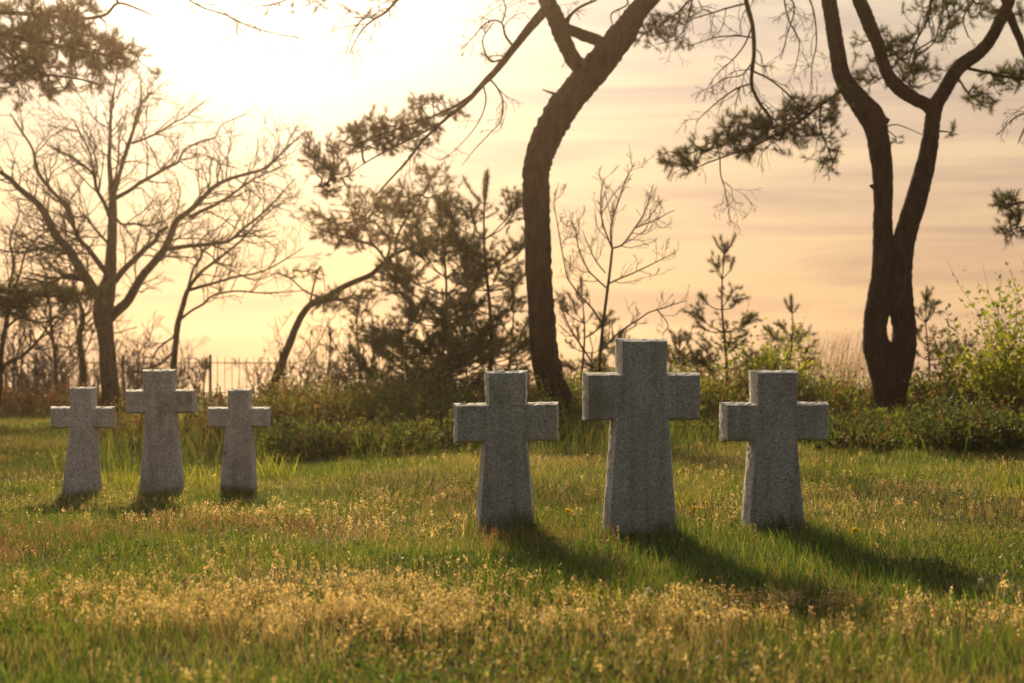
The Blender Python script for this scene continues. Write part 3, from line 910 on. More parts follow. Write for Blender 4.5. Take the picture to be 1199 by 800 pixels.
mb.build('twigs', M_TWIG, root, org, True)
root = empty('bare_tree', at(-2, 482, 30), 'leafless tree at the picture edge sending a bent limb over the bank', 'tree')
org = np.array(root.location)
mb = MB()
p, r = limb(mb, [(-6, 505, 10), (-3, 470, 8), (0, 450, 7), (1, 420, 6), (4, 395, 5.5), (9, 370, 4.6), (10, 340, 3.6), (16, 310, 2.8), (12, 280, 2.2), (22, 252, 1.5), (20, 232, 0.9)], 30, 0.2, 7, 0.12)
mb.build('trunk', M_BARK, root, org, True)
for sp, dY in [([(1, 434, 4.4), (10, 424, 4), (24, 418, 3.8), (38, 406, 3.4), (48, 394, 2.6), (58, 380, 1.6)], -0.8), ([(6, 385, 3.4), (24, 372, 3), (46, 378, 2.6), (66, 372, 2), (84, 362, 1.2)], 0.5), ([(8, 350, 3), (22, 325, 2.4), (30, 296, 2), (48, 276, 1.2)], -0.5)]:
    mb = MB()
    p, r = limb(mb, sp, 30, dY, 5, 0.14)
    side_twigs(mb, p, r, 12, 1.0, 2, 0.1, 0.3, 4)
    mb.build('branch', M_BARK, root, org, True)

MINR = 0.003
# ------------------------------------------------------------------ pine that leans in at the upper left (its trunk stands outside the view)
Y4 = 24.0
root = empty('pine_tree', at(-150, 500, Y4), 'pine reaching in at the edge with a thick needle clump above the bare tree', 'tree')
org = np.array(root.location)
mb = MB()
limb(mb, [(-150, 530, 40), (-150, 460, 34), (-140, 300, 30), (-120, 150, 26), (-110, 40, 22), (-90, -60, 17), (-60, -140, 10)], Y4, 0.3, 14, 0.1)
mb.build('trunk', M_PINEBARK, root, org, True)
pine_branch(root, org, [
    ([(-112, 60, 12), (-60, 50, 9), (-10, 40, 7), (40, 48, 5), (80, 56, 4), (120, 64, 3), (150, 70, 2)], 0.2, -0.8),
    ([(-105, 10, 11), (-50, 8, 8), (0, 14, 6), (50, 18, 5), (90, 22, 4), (122, 18, 3.6), (138, 4, 3), (160, 10, 2.4), (178, 18, 1.4)], 0.2, 0.4),
    ([(-10, 40, 5), (20, 70, 4), (50, 86, 3), (90, 92, 2.4), (120, 100, 1.6)], -0.2, -1.2),
    ([(138, 4, 3), (128, -20, 3), (90, -40, 4), (0, -40, 5), (-95, -50, 8)], 0.3, 0.2),
], Y4, [(20, 62, 36, 32, 190), (66, 44, 40, 32, 200), (112, 60, 34, 22, 150), (50, 92, 46, 20, 70), (20, 18, 40, 22, 80), (92, 14, 30, 16, 50), (150, 64, 18, 16, 26), (100, 92, 34, 18, 26), (182, 86, 9, 6, 4), (10, 108, 24, 22, 26), (-40, 50, 40, 50, 90)], 0.7, 32, 0.10, 0.12, (0.105, 0.080, 0.032), 5, 0.6)  # browner, lighter needles hold the veil and glow of the sun in their colour
pine_branch(root, org, [
    ([(-138, 300, 14), (-90, 318, 10), (-40, 332, 8), (0, 340, 6), (40, 346, 4), (80, 346, 2.6), (104, 344, 1.6)], 0.4, 1.6),
    ([(-40, 332, 6), (-10, 352, 4), (20, 360, 3), (48, 358, 2)], 0.6, 1.2),
], Y4, [(8, 348, 30, 14, 90), (50, 346, 36, 12, 90), (88, 344, 24, 8, 36), (10, 366, 22, 8, 26), (-50, 340, 40, 20, 70), (110, 338, 14, 7, 8)], 0.6, 34, 0.10, 0.12, C_NEEDLE, 3, 0.6)

# ------------------------------------------------------------------ leaning pine left of centre
Y5 = 31.0
root = empty('pine_tree', at(306, 486, Y5), 'slender leaning pine with a broad flat crown left of the curved pine', 'tree')
org = np.array(root.location)
mb = MB()
p5, r5 = limb(mb, [(300, 510, 13), (308, 485, 11), (320, 450, 10), (330, 425, 9.5), (338, 405, 9), (347, 382, 8.6), (357, 364, 8), (368, 354, 7.6), (382, 348, 7), (400, 337, 7), (418, 329, 6.6), (434, 322, 6.2), (445, 312, 5.4), (455, 303, 4.8), (465, 295, 4.4)], Y5, 0.4, 9, 0.12)
mb.build('trunk', M_PINEBARK, root, org, True)
pine_branch(root, org, [
    ([(463, 297, 4), (480, 290, 3.4), (498, 280, 2.8), (510, 270, 2)], 0.4, 0.2),
    ([(463, 297, 4), (464, 280, 3.4), (472, 262, 2.8), (486, 240, 2), (498, 222, 1.6), (506, 205, 1.2)], 0.4, 0.8),
    ([(452, 306, 3.4), (440, 290, 3), (420, 282, 2.6), (396, 276, 2), (370, 268, 1.4)], 0.4, -0.6),
    ([(452, 306, 3), (456, 284, 2.6), (440, 262, 2.2), (414, 250, 1.8), (388, 246, 1.2)], 0.4, 1.2),
], Y5, [(505, 206, 16, 14, 34), (475, 236, 32, 20, 90), (440, 238, 32, 16, 70), (395, 262, 34, 14, 60), (450, 262, 46, 20, 100), (500, 250, 34, 24, 70), (395, 278, 26, 10, 36), (525, 224, 14, 16, 22), (430, 282, 40, 10, 44), (360, 256, 18, 12, 14), (490, 285, 36, 14, 44), (520, 262, 24, 24, 36)], 0.9, 26, 0.105, 0.13, (0.085, 0.070, 0.028), 2, 0.5, 0.006)  # crown needles tinted golden to paint in the backlit glow
pine_branch(root, org, [([(370, 354, 4), (388, 352, 3), (404, 350, 2.4), (424, 348, 1.6)], 0.2, -0.7), ([(362, 362, 3), (366, 340, 2.4), (371, 320, 2), (375, 312, 1.6), (378, 318, 1.3), (381, 342, 0.9)], 0.2, 0.2), ([(440, 318, 2.6), (458, 324, 2), (474, 334, 1.4)], 0.3, -0.4)],
            Y5, [(405, 350, 24, 10, 46), (380, 356, 16, 8, 26), (436, 346, 18, 7, 18), (470, 318, 24, 8, 22), (410, 366, 24, 6, 12)], 0.4, 28, 0.10, 0.12, C_NEEDLE, 2, 0.5, 0.006)
pine_branch(root, org, [([(378, 350, 2.6), (356, 340, 2), (340, 326, 1.6), (322, 318, 1.2)], 0.2, -0.7)], Y5, [(345, 320, 20, 6, 10), (372, 324, 16, 5, 7)], 0.3, 24, 0.09, 0.11, C_NEEDLE, 2, 0.5, 0.006)


# ------------------------------------------------------------------ young pines
def young_pine(px, top, foot, Y, width, label, dens=1.0, low=0.1, step=0.27, colr=C_NEEDLE, lean=0.0, cand=0.45, K=40, seg_lo=1.0):
    base = at(px, foot, Y)
    base[2] = float(ground_z(base[0], Y))
    tipz = EYE-(top-HY)/F*Y
    H = tipz-base[2]
    root = empty('young_pine', base, label, 'young pine', 'young pines in the undergrowth')
    mb = MB()
    ts = np.linspace(0, 1, 12)
    stem = base+np.stack([lean*H*ts**2+0.015*H*np.sin(ts*7+px), 0.01*H*np.cos(ts*6), H*ts-0.05], -1)
    r0 = 0.012+0.008*H
    tube(mb, stem, r0*(1-0.8*ts), 7, 0.1)
    mb.build('trunk', M_PINEBARK, root, base, True)
    bm_, nb = MB(), MB()
    P_, D_ = [], []
    z = low*H
    while z < H*0.97:
        f = z/H
        c = np.array([np.interp(f, ts, stem[:, k]) for k in range(3)])
        nbr = max(3, int(round((5 if f < 0.8 else 4)*dens)))
        L = width*(0.36+1.15*(1-f)**0.7)*(1.0 if f > 0.2 else 0.8*seg_lo)*(0.75+0.5*rng.random())
        if f > 0.85: L = min(L, cand)
        ph = rng.random()*6.28
        for k in range(nbr):
            if rng.random() < 0.2: continue
            a = ph+k*6.283/nbr+rng.normal(0, 0.25)
            rise = -0.02+1.9*f**4+rng.normal(0, 0.14)
            l = L*(0.55+0.7*rng.random())
            d = unit([math.cos(a), math.sin(a), rise])
            p = [c]
            for s in range(5):
                d = unit(d+np.array([0, 0, 0.02+0.11*s])+rng.normal(0, 0.10, 3))
                p.append(p[-1]+d*l/5)
            p = np.array(p)
            tube(bm_, p, np.linspace(0.010+0.004*l, 0.004, 6), 4)
            bare = 0.5 if f < 0.85 else 0.15
            m_ = max(2, int(l*(1-bare)/0.065))
            for s in range(m_):
                t = bare+(1-bare)*(s+0.5)/m_
                q = np.array([np.interp(t, np.linspace(0, 1, 6), p[:, j]) for j in range(3)])
                P_.append(q); D_.append(unit(p[-1]-p[-3]))
                if l > 0.35 and rng.random() < 0.9*dens and f < 0.86:
                    for sg in (-1, 1):
                        sd = unit(unit(p[-1]-p[0])*0.6+sg*np.array([-math.sin(a), math.cos(a), 0])*0.9+np.array([0, 0, 0.3])+rng.normal(0, 0.35, 3))
                        sl = (0.2+0.42*rng.random())*(1.25-t)*l/0.6
                        tube(bm_, [q, q+sd*sl*0.5, q+sd*sl], [0.006, 0.005, 0.004], 3)
                        for w in range(max(1, int(sl/0.11))):
                            P_.append(q+sd*sl*(w+1.0)/max(1, int(sl/0.11))+rng.normal(0, 0.02, 3)); D_.append(unit(sd+rng.normal(0, 0.3, 3)))
        z += step*(0.8+0.4*rng.random())*(1.25 if f > 0.6 else 1)
    for s in range(7):       # the leading shoot
        t = 0.90+0.1*s/6
        P_.append(np.array([np.interp(t, ts, stem[:, k]) for k in range(3)])); D_.append([0, 0, 1.0])
    bm_.build('branches', M_PINEBARK, root, base, True)
    P_, D_ = np.array(P_), np.array(D_)
    needles(nb, P_-unit(D_)*0.04, D_, 0.08, int(K*0.95), 0.085, 0.0062, colr, 0.4, (0.5, 1.35))
    nb.build('needles', M_NEEDLE, root, base, False, True)
    return root


young_pine(519, 232, 496, 26.5, 0.95, 'tall dense young pine with bushy lower whorls, left of the one with upright candles', 1.15, 0.06, 0.33)
young_pine(571, 198, 496, 25.5, 0.85, 'tallest young pine, with long upright candle shoots, beside the curved trunk', 0.95, 0.08, 0.42, cand=0.8)
young_pine(478, 352, 494, 24.5, 0.75, 'bushy dark young pine low in the thicket left of the candle topped pine', 1.3, 0.05, 0.24)
young_pine(546, 368, 494, 23.6, 0.85, 'broad low young pine directly behind the shorter front cross', 1.3, 0.05, 0.24)
young_pine(599, 330, 494, 26.8, 0.6, 'young pine half hidden by the curved trunk', 1.0, 0.06, 0.3)
young_pine(420, 352, 496, 26.0, 0.42, 'thin spindly young pine under the leaning crown', 0.8, 0.3, 0.34, K=26)
young_pine(385, 386, 494, 27.0, 0.36, 'small sparse young pine left of the spindly one', 0.8, 0.3, 0.30, K=26)
young_pine(682, 325, 494, 27.0, 0.55, 'young pine growing behind the leafless shrub', 1.0, 0.06, 0.3)
young_pine(725, 388, 494, 27.5, 0.5, 'low young pine behind the top of the tallest cross', 1.1, 0.06, 0.26)
young_pine(848, 285, 494, 26.0, 0.72, 'young pine with one tall candle standing clear between two front crosses', 1.0, 0.06, 0.40, cand=0.42)
young_pine(797, 392, 494, 27.0, 0.55, 'low young pine just right of the tallest cross', 1.1, 0.06, 0.26)
young_pine(926, 345, 494, 29.0, 0.5, 'small young pine with clustered top candles above the shrub band', 1.0, 0.1, 0.3)
young_pine(1086, 346, 494, 28.0, 0.55, 'young pine seen just right of the twin trunk', 1.0, 0.1, 0.32, cand=0.5)
young_pine(240, 420, 494, 30.0, 0.35, 'small young pine between the fence and the distant crosses', 1.0, 0.1, 0.25)
young_pine(331, 414, 494, 28.0, 0.4, 'small young pine below the leaning trunk', 1.0, 0.1, 0.25)

# ------------------------------------------------------------------ leafless shrub right of the curved trunk
Y6 = 24.5
root = empty('bare_shrub', at(701, 497, Y6), 'tall leafless shrub with fine forking twigs, above the tallest cross', 'shrub')
org = np.array(root.location)
mb = MB()
limb(mb, [(699, 505, 6), (701, 470, 5), (702, 430, 4.4), (704, 400, 4.2), (708, 365, 4), (712, 334, 3.8), (715, 310, 3.4), (717, 291, 3)], Y6, 0, 6, 0.1)
mb.build('stem', M_BARK, root, org, True)
for sp, dY, n in [
    ([(717, 291, 2.4), (713, 282, 2.2), (706, 262, 2), (703.5, 246, 1.8), (704, 225, 1.5), (708, 208, 1)], 0.4, 8),
    ([(717, 291, 2.4), (715, 270, 2.2), (720, 248, 2), (728, 225, 1.8), (735, 206, 1.5), (744, 190, 1)], -0.3, 8),
    ([(717, 291, 2.6), (728, 287, 2.4), (736, 278, 2.2), (744, 266, 2), (752, 254, 1.8), (758, 240, 1.5), (765, 216, 1)], 0.3, 8),
    ([(744, 267, 2), (756, 262, 1.8), (768, 258, 1.6), (778, 252, 1.3), (790, 246, 0.9)], 0.4, 5),
    ([(713, 332, 2.4), (724, 327, 2.2), (741, 320, 1.9), (760, 311, 1.6), (776, 303, 1.3), (790, 296, 0.9)], -0.6, 6),
    ([(703, 412, 2.6), (720, 394, 2.4), (734, 383, 2.2), (748, 374, 2), (760, 366, 1.8), (776, 361, 1.5), (803, 352, 1)], -0.4, 9),
    ([(770, 363, 1.8), (782, 380, 1.4), (776, 392, 1.1)], -0.4, 3),
    ([(704, 378, 2.6), (694, 362, 2.4), (680, 347, 2.2), (670, 334, 2), (664, 324, 1.8), (660, 304, 1.6), (656, 282, 1.5), (652, 258, 1.3), (649, 238, 1.2), (654, 214, 0.8)], 0.5, 10),
    ([(711, 338, 2.2), (700, 328, 2), (688, 315, 1.8), (678, 292, 1.6), (674, 272, 1.4), (667, 252, 0.9)], -0.5, 8),
    ([(709, 320, 1.8), (698, 306, 1.6), (690, 290, 1.3), (682, 270, 0.9)], 0.3, 6),
    ([(702, 440, 2.6), (684, 410, 2.2), (668, 386, 2), (660, 366, 1.6), (650, 340, 1.2)], 0.6, 9)]:
    mb = MB()
    p, r = limb(mb, sp, Y6, dY, 5, 0.1, 6, 0.1)
    side_twigs(mb, p, r, int(n*1.5), 0.5, 2, 0.1, 0.5, 3, 0.7)
    mb.build('branch', M_TWIG, root, org, True)


MINR = 0.0038
# ------------------------------------------------------------------ thickets: leafless saplings behind the crosses on the left
def sapling_mesh(H, n, sp=0.5):
    mb = MB()
    for k in range(n):
        a = rng.random()*6.28
        grow(mb, np.array([math.cos(a)*0.12, math.sin(a)*0.12, -0.05]), [math.cos(a)*sp*rng.random(), math.sin(a)*sp*rng.random(), 1], H*(0.7+0.4*rng.random()), 0.006+0.006*H, 3, 0.3, 0.38, 6, 0.95, None, 9, 0.5)
    return mb


protos = []
SAP_LABEL = 'leafless twiggy sapling in the blurred thicket behind the distant crosses'
for H, n in ((2.0, 3), (3.2, 2), (2.6, 3), (1.5, 4)):
    mb = sapling_mesh(H, n)
    protos.append(mb)
sap_src = []
SAPS = [(18, 34, 2), (42, 33, 3), (64, 35, 0), (104, 34.5, 3), (148, 33, 0), (160, 35, 3), (186, 34, 3), (28, 45, 1), (70, 42, 1), (96, 45, 1), (350, 31, 3), (398, 33, 1), (426, 30, 0), (446, 37, 1), (12, 36, 0), (24, 40, 1), (36, 43, 2), (48, 37, 3), (58, 45, 1), (78, 36.5, 0), (84, 42, 2), (108, 38, 0), (112, 44, 1), (146, 38, 2), (152, 44, 1), (166, 36, 3), (182, 40, 1), (222, 37, 3), (212, 44, 0), (300, 40, 3), (346, 37, 0), (362, 34, 3), (392, 36, 2), (438, 33, 0), (452, 36, 3), (5, 44, 2), (-20, 38, 1), (130, 45, 2), (172, 45, 1), (366, 40, 0), (408, 32, 3), (640, 30, 3), (762, 30, 3)]
for k, (px, Y, i) in enumerate(SAPS):
    lab = SAP_LABEL if px < 600 else ('low leafless sapling behind the foot of the curved trunk' if px < 700 else 'low leafless sapling between the tallest cross and the clear young pine')
    x = (px-CX)/F*Y
    if k < 4:
        o = protos[i].build('bare_sapling', M_TWIG)
        sap_src.append(o)
        src = o
    else:
        src = sap_src[i]
        o = src.copy()
        col.objects.link(o)
    o.location = (x, Y, float(ground_z(x, Y)))
    s = 0.75+0.5*rng.random()
    o.scale = (s, s, s*(0.85+0.3*rng.random()))
    o.rotation_euler = (0, 0, rng.random()*6.28)
    tag(o, lab, 'sapling', 'leafless saplings in the thicket' if px < 600 else None)
    if px >= 600 and 'group' in o: del o['group']


# ------------------------------------------------------------------ leafy shrubs
def leafy(mb_w, mb_l, c, H, W, n, leaf, cols, lv=22, up=0.6, D=None, tipbias=0.35):
    """stems fanned from the ground with leaves along their twigs"""
    D = D or W
    P_, D_, C_ = [], [], []
    for k in range(n):
        a, rr = rng.random()*6.283, math.sqrt(rng.random())
        b = np.array([c[0]+math.cos(a)*W*0.5*rr, c[1]+math.sin(a)*D*0.5*rr, 0])
        b[2] = float(ground_z(b[0], b[1]))-0.03
        h = H*(0.55+0.5*rng.random())*(1-0.35*rr)
        d = unit([math.cos(a)*0.45*rr*min(1, W/H), math.sin(a)*0.3*rr, up+0.6])
        p = [b]
        for s in range(6):
            d = unit(d+rng.normal(0, 0.16, 3)+np.array([0, 0, 0.04]))
            p.append(p[-1]+d*h/6)
        p = np.array(p)
        tube(mb_w, p, np.linspace(0.003+0.002*h, 0.002, 7), 3, c=(0.07, 0.05, 0.03))
        cc = np.array(cols[rng.integers(len(cols))])
        for s in range(lv):
            t = tipbias*rng.random()+(1-tipbias)*rng.random()**0.6
            q = np.array([np.interp(t, np.linspace(0, 1, 7), p[:, j]) for j in range(3)])
            off = rng.normal(0, 1, 3)
            off = unit(off)*h*0.16*rng.random()*(1.2-t*0.6)
            P_.append(q+off); D_.append(unit(off+np.array([0, 0, 0.02]))); C_.append(cc*(0.8+0.4*rng.random()))
    leaves(mb_l, P_, D_, np.full(len(P_), leaf), np.array(C_))


def leafy_shrub(px, Y, H, W, n, leaf, cols, label, lv=22, name='leafy_shrub', cat='shrub', D=None, grp=None, up=0.6):
    x = (px-CX)/F*Y
    base = np.array([x, Y, float(ground_z(x, Y))])
    root = empty(name, base, label, cat, grp)
    w, l = MB(), MB()
    leafy(w, l, base, H, W, n, leaf, cols, lv, up, D)
    w.build('stems', M_TWIG, root, base)
    l.build('leaves', M_LEAF, root, base, False, True)
    return root


GREEN = [(0.13, 0.20, 0.03), (0.17, 0.23, 0.035), (0.10, 0.15, 0.025)]
BRIGHT = [(0.20, 0.25, 0.03), (0.16, 0.20, 0.03), (0.25, 0.27, 0.045)]
OLIVE = [(0.12, 0.14, 0.03), (0.15, 0.15, 0.04), (0.10, 0.13, 0.03), (0.17, 0.13, 0.05)]
BROWN = [(0.17, 0.10, 0.05), (0.21, 0.13, 0.06), (0.13, 0.08, 0.04), (0.13, 0.13, 0.04)]
RED = [(0.17, 0.07, 0.045), (0.14, 0.055, 0.04), (0.19, 0.10, 0.05)]
GOLD = [(0.26, 0.19, 0.05), (0.20, 0.15, 0.04), (0.15, 0.13, 0.035)]

leafy_shrub(1192, 22.0, 3.1, 1.6, 60, 0.095, BRIGHT, 'tall bush with bright yellow green leaves at the picture edge', 70)
leafy_shrub(1134, 23.0, 2.5, 1.3, 36, 0.06, RED+BROWN, 'thin bush with reddish brown young leaves beside the bright green one', 26)
leafy_shrub(897, 25.0, 2.5, 1.1, 44, 0.085, BRIGHT, 'bright green shrub behind the cross nearest the twin pine', 46)
leafy_shrub(1215, 23.5, 3.4, 1.4, 30, 0.05, RED+BROWN+GREEN, 'tall thin russet bush behind the bright green bush', 40)
leafy_shrub(372, 24.0, 1.5, 1.6, 70, 0.06, GOLD+OLIVE, 'olive and gold shrub under the leaning pine', 36)
leafy_shrub(152, 20.0, 1.1, 1.0, 56, 0.055, GOLD+BROWN, 'golden brown shrub between the left and middle distant crosses', 36)
leafy_shrub(236, 19.5, 1.25, 1.3, 70, 0.055, OLIVE+BROWN, 'dark olive shrub between the middle and right distant crosses', 36)
leafy_shrub(330, 22.0, 1.35, 1.4, 70, 0.055, OLIVE+GOLD, 'olive shrub right of the distant crosses', 36)
leafy_shrub(430, 22.5, 1.5, 1.6, 80, 0.06, OLIVE, 'dark green shrub in front of the spindly young pine', 38)
leafy_shrub(500, 22.5, 1.7, 1.6, 90, 0.06, OLIVE+GREEN, 'dark leafy shrub left of the shorter front cross', 38)
leafy_shrub(20, 33.0, 1.2, 3.6, 130, 0.06, RED+BROWN, 'reddish brown shrub bank at the foot of the crooked trunk', 30)
leafy_shrub(92, 34.5, 1.0, 2.6, 80, 0.06, RED+BROWN, 'low rusty shrub at the foot of the large bare tree', 30)

# feathery pale dry grass beyond the shrubs, right of the cross
x = (975-CX)/F*31
base = np.array([x, 31, float(ground_z(x, 31))])
root = empty('reed_clump', base, 'pale feathery dry reeds left of the twin pine trunk', 'reeds')
w, l = MB(), MB()
P_, D_ = [], []
for k in range(150):
    b = base+np.array([rng.normal(0, 0.65), rng.normal(0, 0.4), -0.03])
    h = 1.0+0.85*rng.random()
    d = unit([rng.normal(0.05, 0.14), rng.normal(0, 0.12), 1])
    p = np.array([b, b+d*h*0.5, b+d*h+np.array([0.06*h, 0, -0.03])])
    tube(w, p, [0.004, 0.0035, 0.0025], 3)
    for s in range(14):
        t = 0.55+0.45*rng.random()
        P_.append(b+d*h*t); D_.append(unit(d+rng.normal(0, 0.4, 3)))
w.build('stalks', M_TWIG, root, base)
leaves(l, P_, D_, np.full(len(P_), 0.085), np.array((0.42, 0.30, 0.19)), 0.5, 0.16)
l.build('plumes', M_LEAF, root, base, False, True)

def blades(mb, x, y, h, w, c, lean=0.35, seg_col=None):
    n = len(x)
    z = ground_z(x, y)
    a = rng.random(n)*6.283
    ld = np.stack([np.cos(a), np.sin(a), np.zeros(n)], -1)*(lean*h*(0.3+rng.random(n)))[:, None]
    f = rng.random(n)*6.283
    s = np.stack([np.cos(f), np.sin(f), np.zeros(n)], -1)*w[:, None]*0.5
    b = np.stack([x, y, z-0.005], -1)
    up = np.array([0, 0, 1.0])
    m = b+ld*0.35+up*(h*0.55)[:, None]
    t = b+ld+up*h[:, None]
    V = np.stack([b-s, b+s, m+s*0.8, m-s*0.8, t], 1)
    i = np.arange(n)[:, None]*5
    mb.add(V.reshape(-1, 3), quads=i+np.array([[0, 1, 2, 3]]), tris=i+np.array([[3, 2, 4]]), c=np.repeat(c, 5, 0))
    return t


SHADED = [(0.065, 0.095, 0.022), (0.08, 0.10, 0.025), (0.05, 0.075, 0.018), (0.09, 0.065, 0.03)]  # leaf tones darkened to stand for the shade of the trees behind
# undergrowth that reads as one mass: one object
w, l = MB(), MB()
UC = OLIVE+GREEN+GREEN+BROWN[:2]
for k in range(46):
    px = rng.uniform(320, 640)
    Y = rng.uniform(21.5, 25.5)
    leafy(l, l, ((px-CX)/F*Y, Y), 1.15*(0.6+0.5*rng.random()), 1.3, 36, 0.07, UC[rng.integers(len(UC)):][:1]+OLIVE, 24)
for k in range(90):
    px = rng.uniform(640, 1260)
    Y = rng.uniform(21.8, 26.5)
    hh = 1.4 if px < 960 else 1.4
    if (600 < px < 720 or 985 < px < 1100) and Y < 24.3: hh = 0.5
    leafy(l, l, ((px-CX)/F*Y, Y), hh*(0.45+0.75*rng.random()), (0.8+rng.random()), 34, 0.07, UC[rng.integers(len(UC)):][:1]+OLIVE+GREEN[:2]+BROWN[:1], 30)
for k in range(70):
    px = rng.uniform(340, 1260)
    Y = rng.uniform(18.5, 22.5)
    leafy(l, l, ((px-CX)/F*Y, Y), 0.15+0.35*rng.random()**2, 1.0, 20, 0.045, OLIVE+[(0.08, 0.12, 0.025)], 18)
for k in range(60):
    px = rng.uniform(955, 1290)
    Y = rng.uniform(16.3, 22.0)
    hq = 0.42 if 990 < px < 1095 else 0.62+0.38*rng.random()
    leafy(l, l, ((px-CX)/F*Y, Y), hq*(0.8+0.4*rng.random()), 1.0, 26, 0.055, SHADED, 26)
for k in range(34):
    px = rng.uniform(335, 560)
    Y = rng.uniform(17.2, 21.5)
    leafy(l, l, ((px-CX)/F*Y, Y), 0.45+0.5*rng.random(), 1.0, 24, 0.055, SHADED+OLIVE[:1], 24)
for k in range(26):
    px = rng.uniform(620, 950)
    Y = rng.uniform(18.0, 21.8)
    leafy(l, l, ((px-CX)/F*Y, Y), 0.28+0.3*rng.random(), 1.0, 22, 0.05, SHADED+OLIVE[:1], 22)
for k in range(36):
    px = rng.uniform(-260, 640)
    Y = rng.uniform(27, 40)
    if px < 110 and Y < 31: Y = 36
    leafy(l, l, ((px-CX)/F*Y, Y), 1.2*(0.5+0.5*rng.random()), 1.8, 28, 0.06, BROWN+OLIVE, 26)
kk = 26000
x = rng.uniform(-10, 11.5, kk)
y = rng.uniform(15.6, 25.5, kk)
mk = (rng.random(kk) < sm(15.8, 19.0, y+1.6*(vn(x*0.5, y*0.3, 61)-0.5)*2)*sm(0.30, 0.55, vn(x*0.9, y*0.9, 62))) & ((x > -5.5) | (y > 40))
x, y = x[mk], y[mk]
hh_ = (0.12+0.34*rng.random(len(x)))*(0.45+0.9*vn(x*0.8, y*0.8, 63))
blades(l, x, y, hh_, np.full(len(x), 0.012), np.array([(0.09, 0.15, 0.028), (0.13, 0.18, 0.035), (0.20, 0.19, 0.06), (0.06, 0.10, 0.02)])[rng.integers(0, 4, len(x))]*(0.75+0.5*rng.random((len(x), 1))), 0.45)
tag(l.build('undergrowth', M_LEAF, None, (0, 0, 0), False, True), kind='stuff')

# ------------------------------------------------------------------ fence far behind
YF = 46.0
x0, x1 = (-60-CX)/F*YF, (345-CX)/F*YF
zg = float(ground_z((x0+x1)/2, YF))-0.02
base = np.array([(x0+x1)/2, YF, zg])
root = empty('metal_fence', base, 'dark thin railing fence far behind the distant crosses', 'fence')


def box(mb, a, b):
    a, b = np.array(a), np.array(b)
    v = np.array([[x, y, z] for x in (a[0], b[0]) for y in (a[1], b[1]) for z in (a[2], b[2])])
    mb.add(v, quads=[[0, 1, 3, 2], [4, 6, 7, 5], [0, 4, 5, 1], [2, 3, 7, 6], [0, 2, 6, 4], [1, 5, 7, 3]])


for z in (0.25, 1.22):
    mb = MB()
    box(mb, (x0, YF-0.02, zg+z), (x1, YF+0.02, zg+z+0.03))
    mb.build('rail', M_METAL, root, base)
mb = MB()
xx = x0
k = 0
while xx < x1:
    if k % 12:
        box(mb, (xx-0.010, YF-0.010, zg+0.1), (xx+0.010, YF+0.010, zg+1.42))
    xx += 0.235
    k += 1
mb.build('pickets', M_METAL, root, base)
xx = x0
while xx < x1:
    mb = MB()
    box(mb, (xx-0.04, YF-0.04, zg), (xx+0.04, YF+0.04, zg+1.5))
    mb.build('post', M_METAL, root, base)
    xx += 0.235*12


# ------------------------------------------------------------------ lawn
def scatter(k, y0, y1, pw=1.5, margin=1.9):
    """points over the lawn, thinning with distance as d**-pw"""
    u = rng.random(k)
    e = 2-pw
    d = (y0**e+u*(y1**e-y0**e))**(1/e)
    x = (rng.random(k)-0.5)*2*(0.37*d+margin)
    return x, d


def mixcol(n, table, wts):
    k = rng.choice(len(table), n, p=np.array(wts)/sum(wts))
    c = np.array(table)[k]
    return c*(0.7+0.6*rng.random((n, 1)))


lawn = MB()
x, y = scatter(520000, 4.0, 34.0, 1.45)
far = sm(9, 26, y)
h = (0.030+0.045*rng.random(len(x)))*(0.45+0.75*vn(x*1.1, y*1.1, 5)+0.45*vn(x*4.5, y*4.5, 6))*(1+0.25*far)
w = 0.0030+0.0075*far
c = mixcol(len(x), [(0.07, 0.12, 0.022), (0.11, 0.155, 0.028), (0.19, 0.22, 0.05), (0.36, 0.32, 0.15), (0.045, 0.085, 0.018)], [4, 3.4, 2.4, 1.3, 3])
dry = sm(0.5, 0.75, vn(x*0.6, y*0.6, 7))*sm(0.3, 0.8, rng.random(len(x)))
c = c*(1-dry[:, None])+dry[:, None]*np.array((0.30, 0.25, 0.11))*(0.7+0.6*rng.random((len(x), 1)))
blades(lawn, x, y, h, w, c, 0.55)
# taller darker blades in patches
x, y = scatter(75000, 4.0, 20.0, 1.6)
kp = rng.random(len(x)) < sm(0.42, 0.72, vn(x*0.9, y*1.2, 9))
x, y = x[kp], y[kp]
h = 0.07+0.07*rng.random(len(x))
blades(lawn, x, y, h, np.full(len(x), 0.0045)+0.003*sm(9, 20, y), mixcol(len(x), [(0.06, 0.12, 0.02), (0.09, 0.15, 0.025), (0.14, 0.18, 0.03)], [3, 3, 1]), 0.45)
for c_ in CROSSES:
    Yc = c_[1]
    xa, xb = (c_[0][7][0]-CX)/F*Yc, (c_[0][6][0]-CX)/F*Yc
    k = 420
    x = rng.uniform(xa-0.06, xb+0.06, k)
    y = Yc+rng.choice([-1, 1], k)*(c_[3]*0.5+0.01+np.abs(rng.normal(0, 0.04, k)))
    h = (0.06+0.09*rng.random(k))*(0.5+vn(x*7, y*7, 41))*(1.0 if Yc < 12 else 0.6)
    blades(lawn, x, y, h, np.full(k, 0.0045), mixcol(k, [(0.08, 0.13, 0.025), (0.13, 0.17, 0.03), (0.20, 0.11, 0.07), (0.30, 0.25, 0.12)], [4, 3, 1, 1]), 0.5)
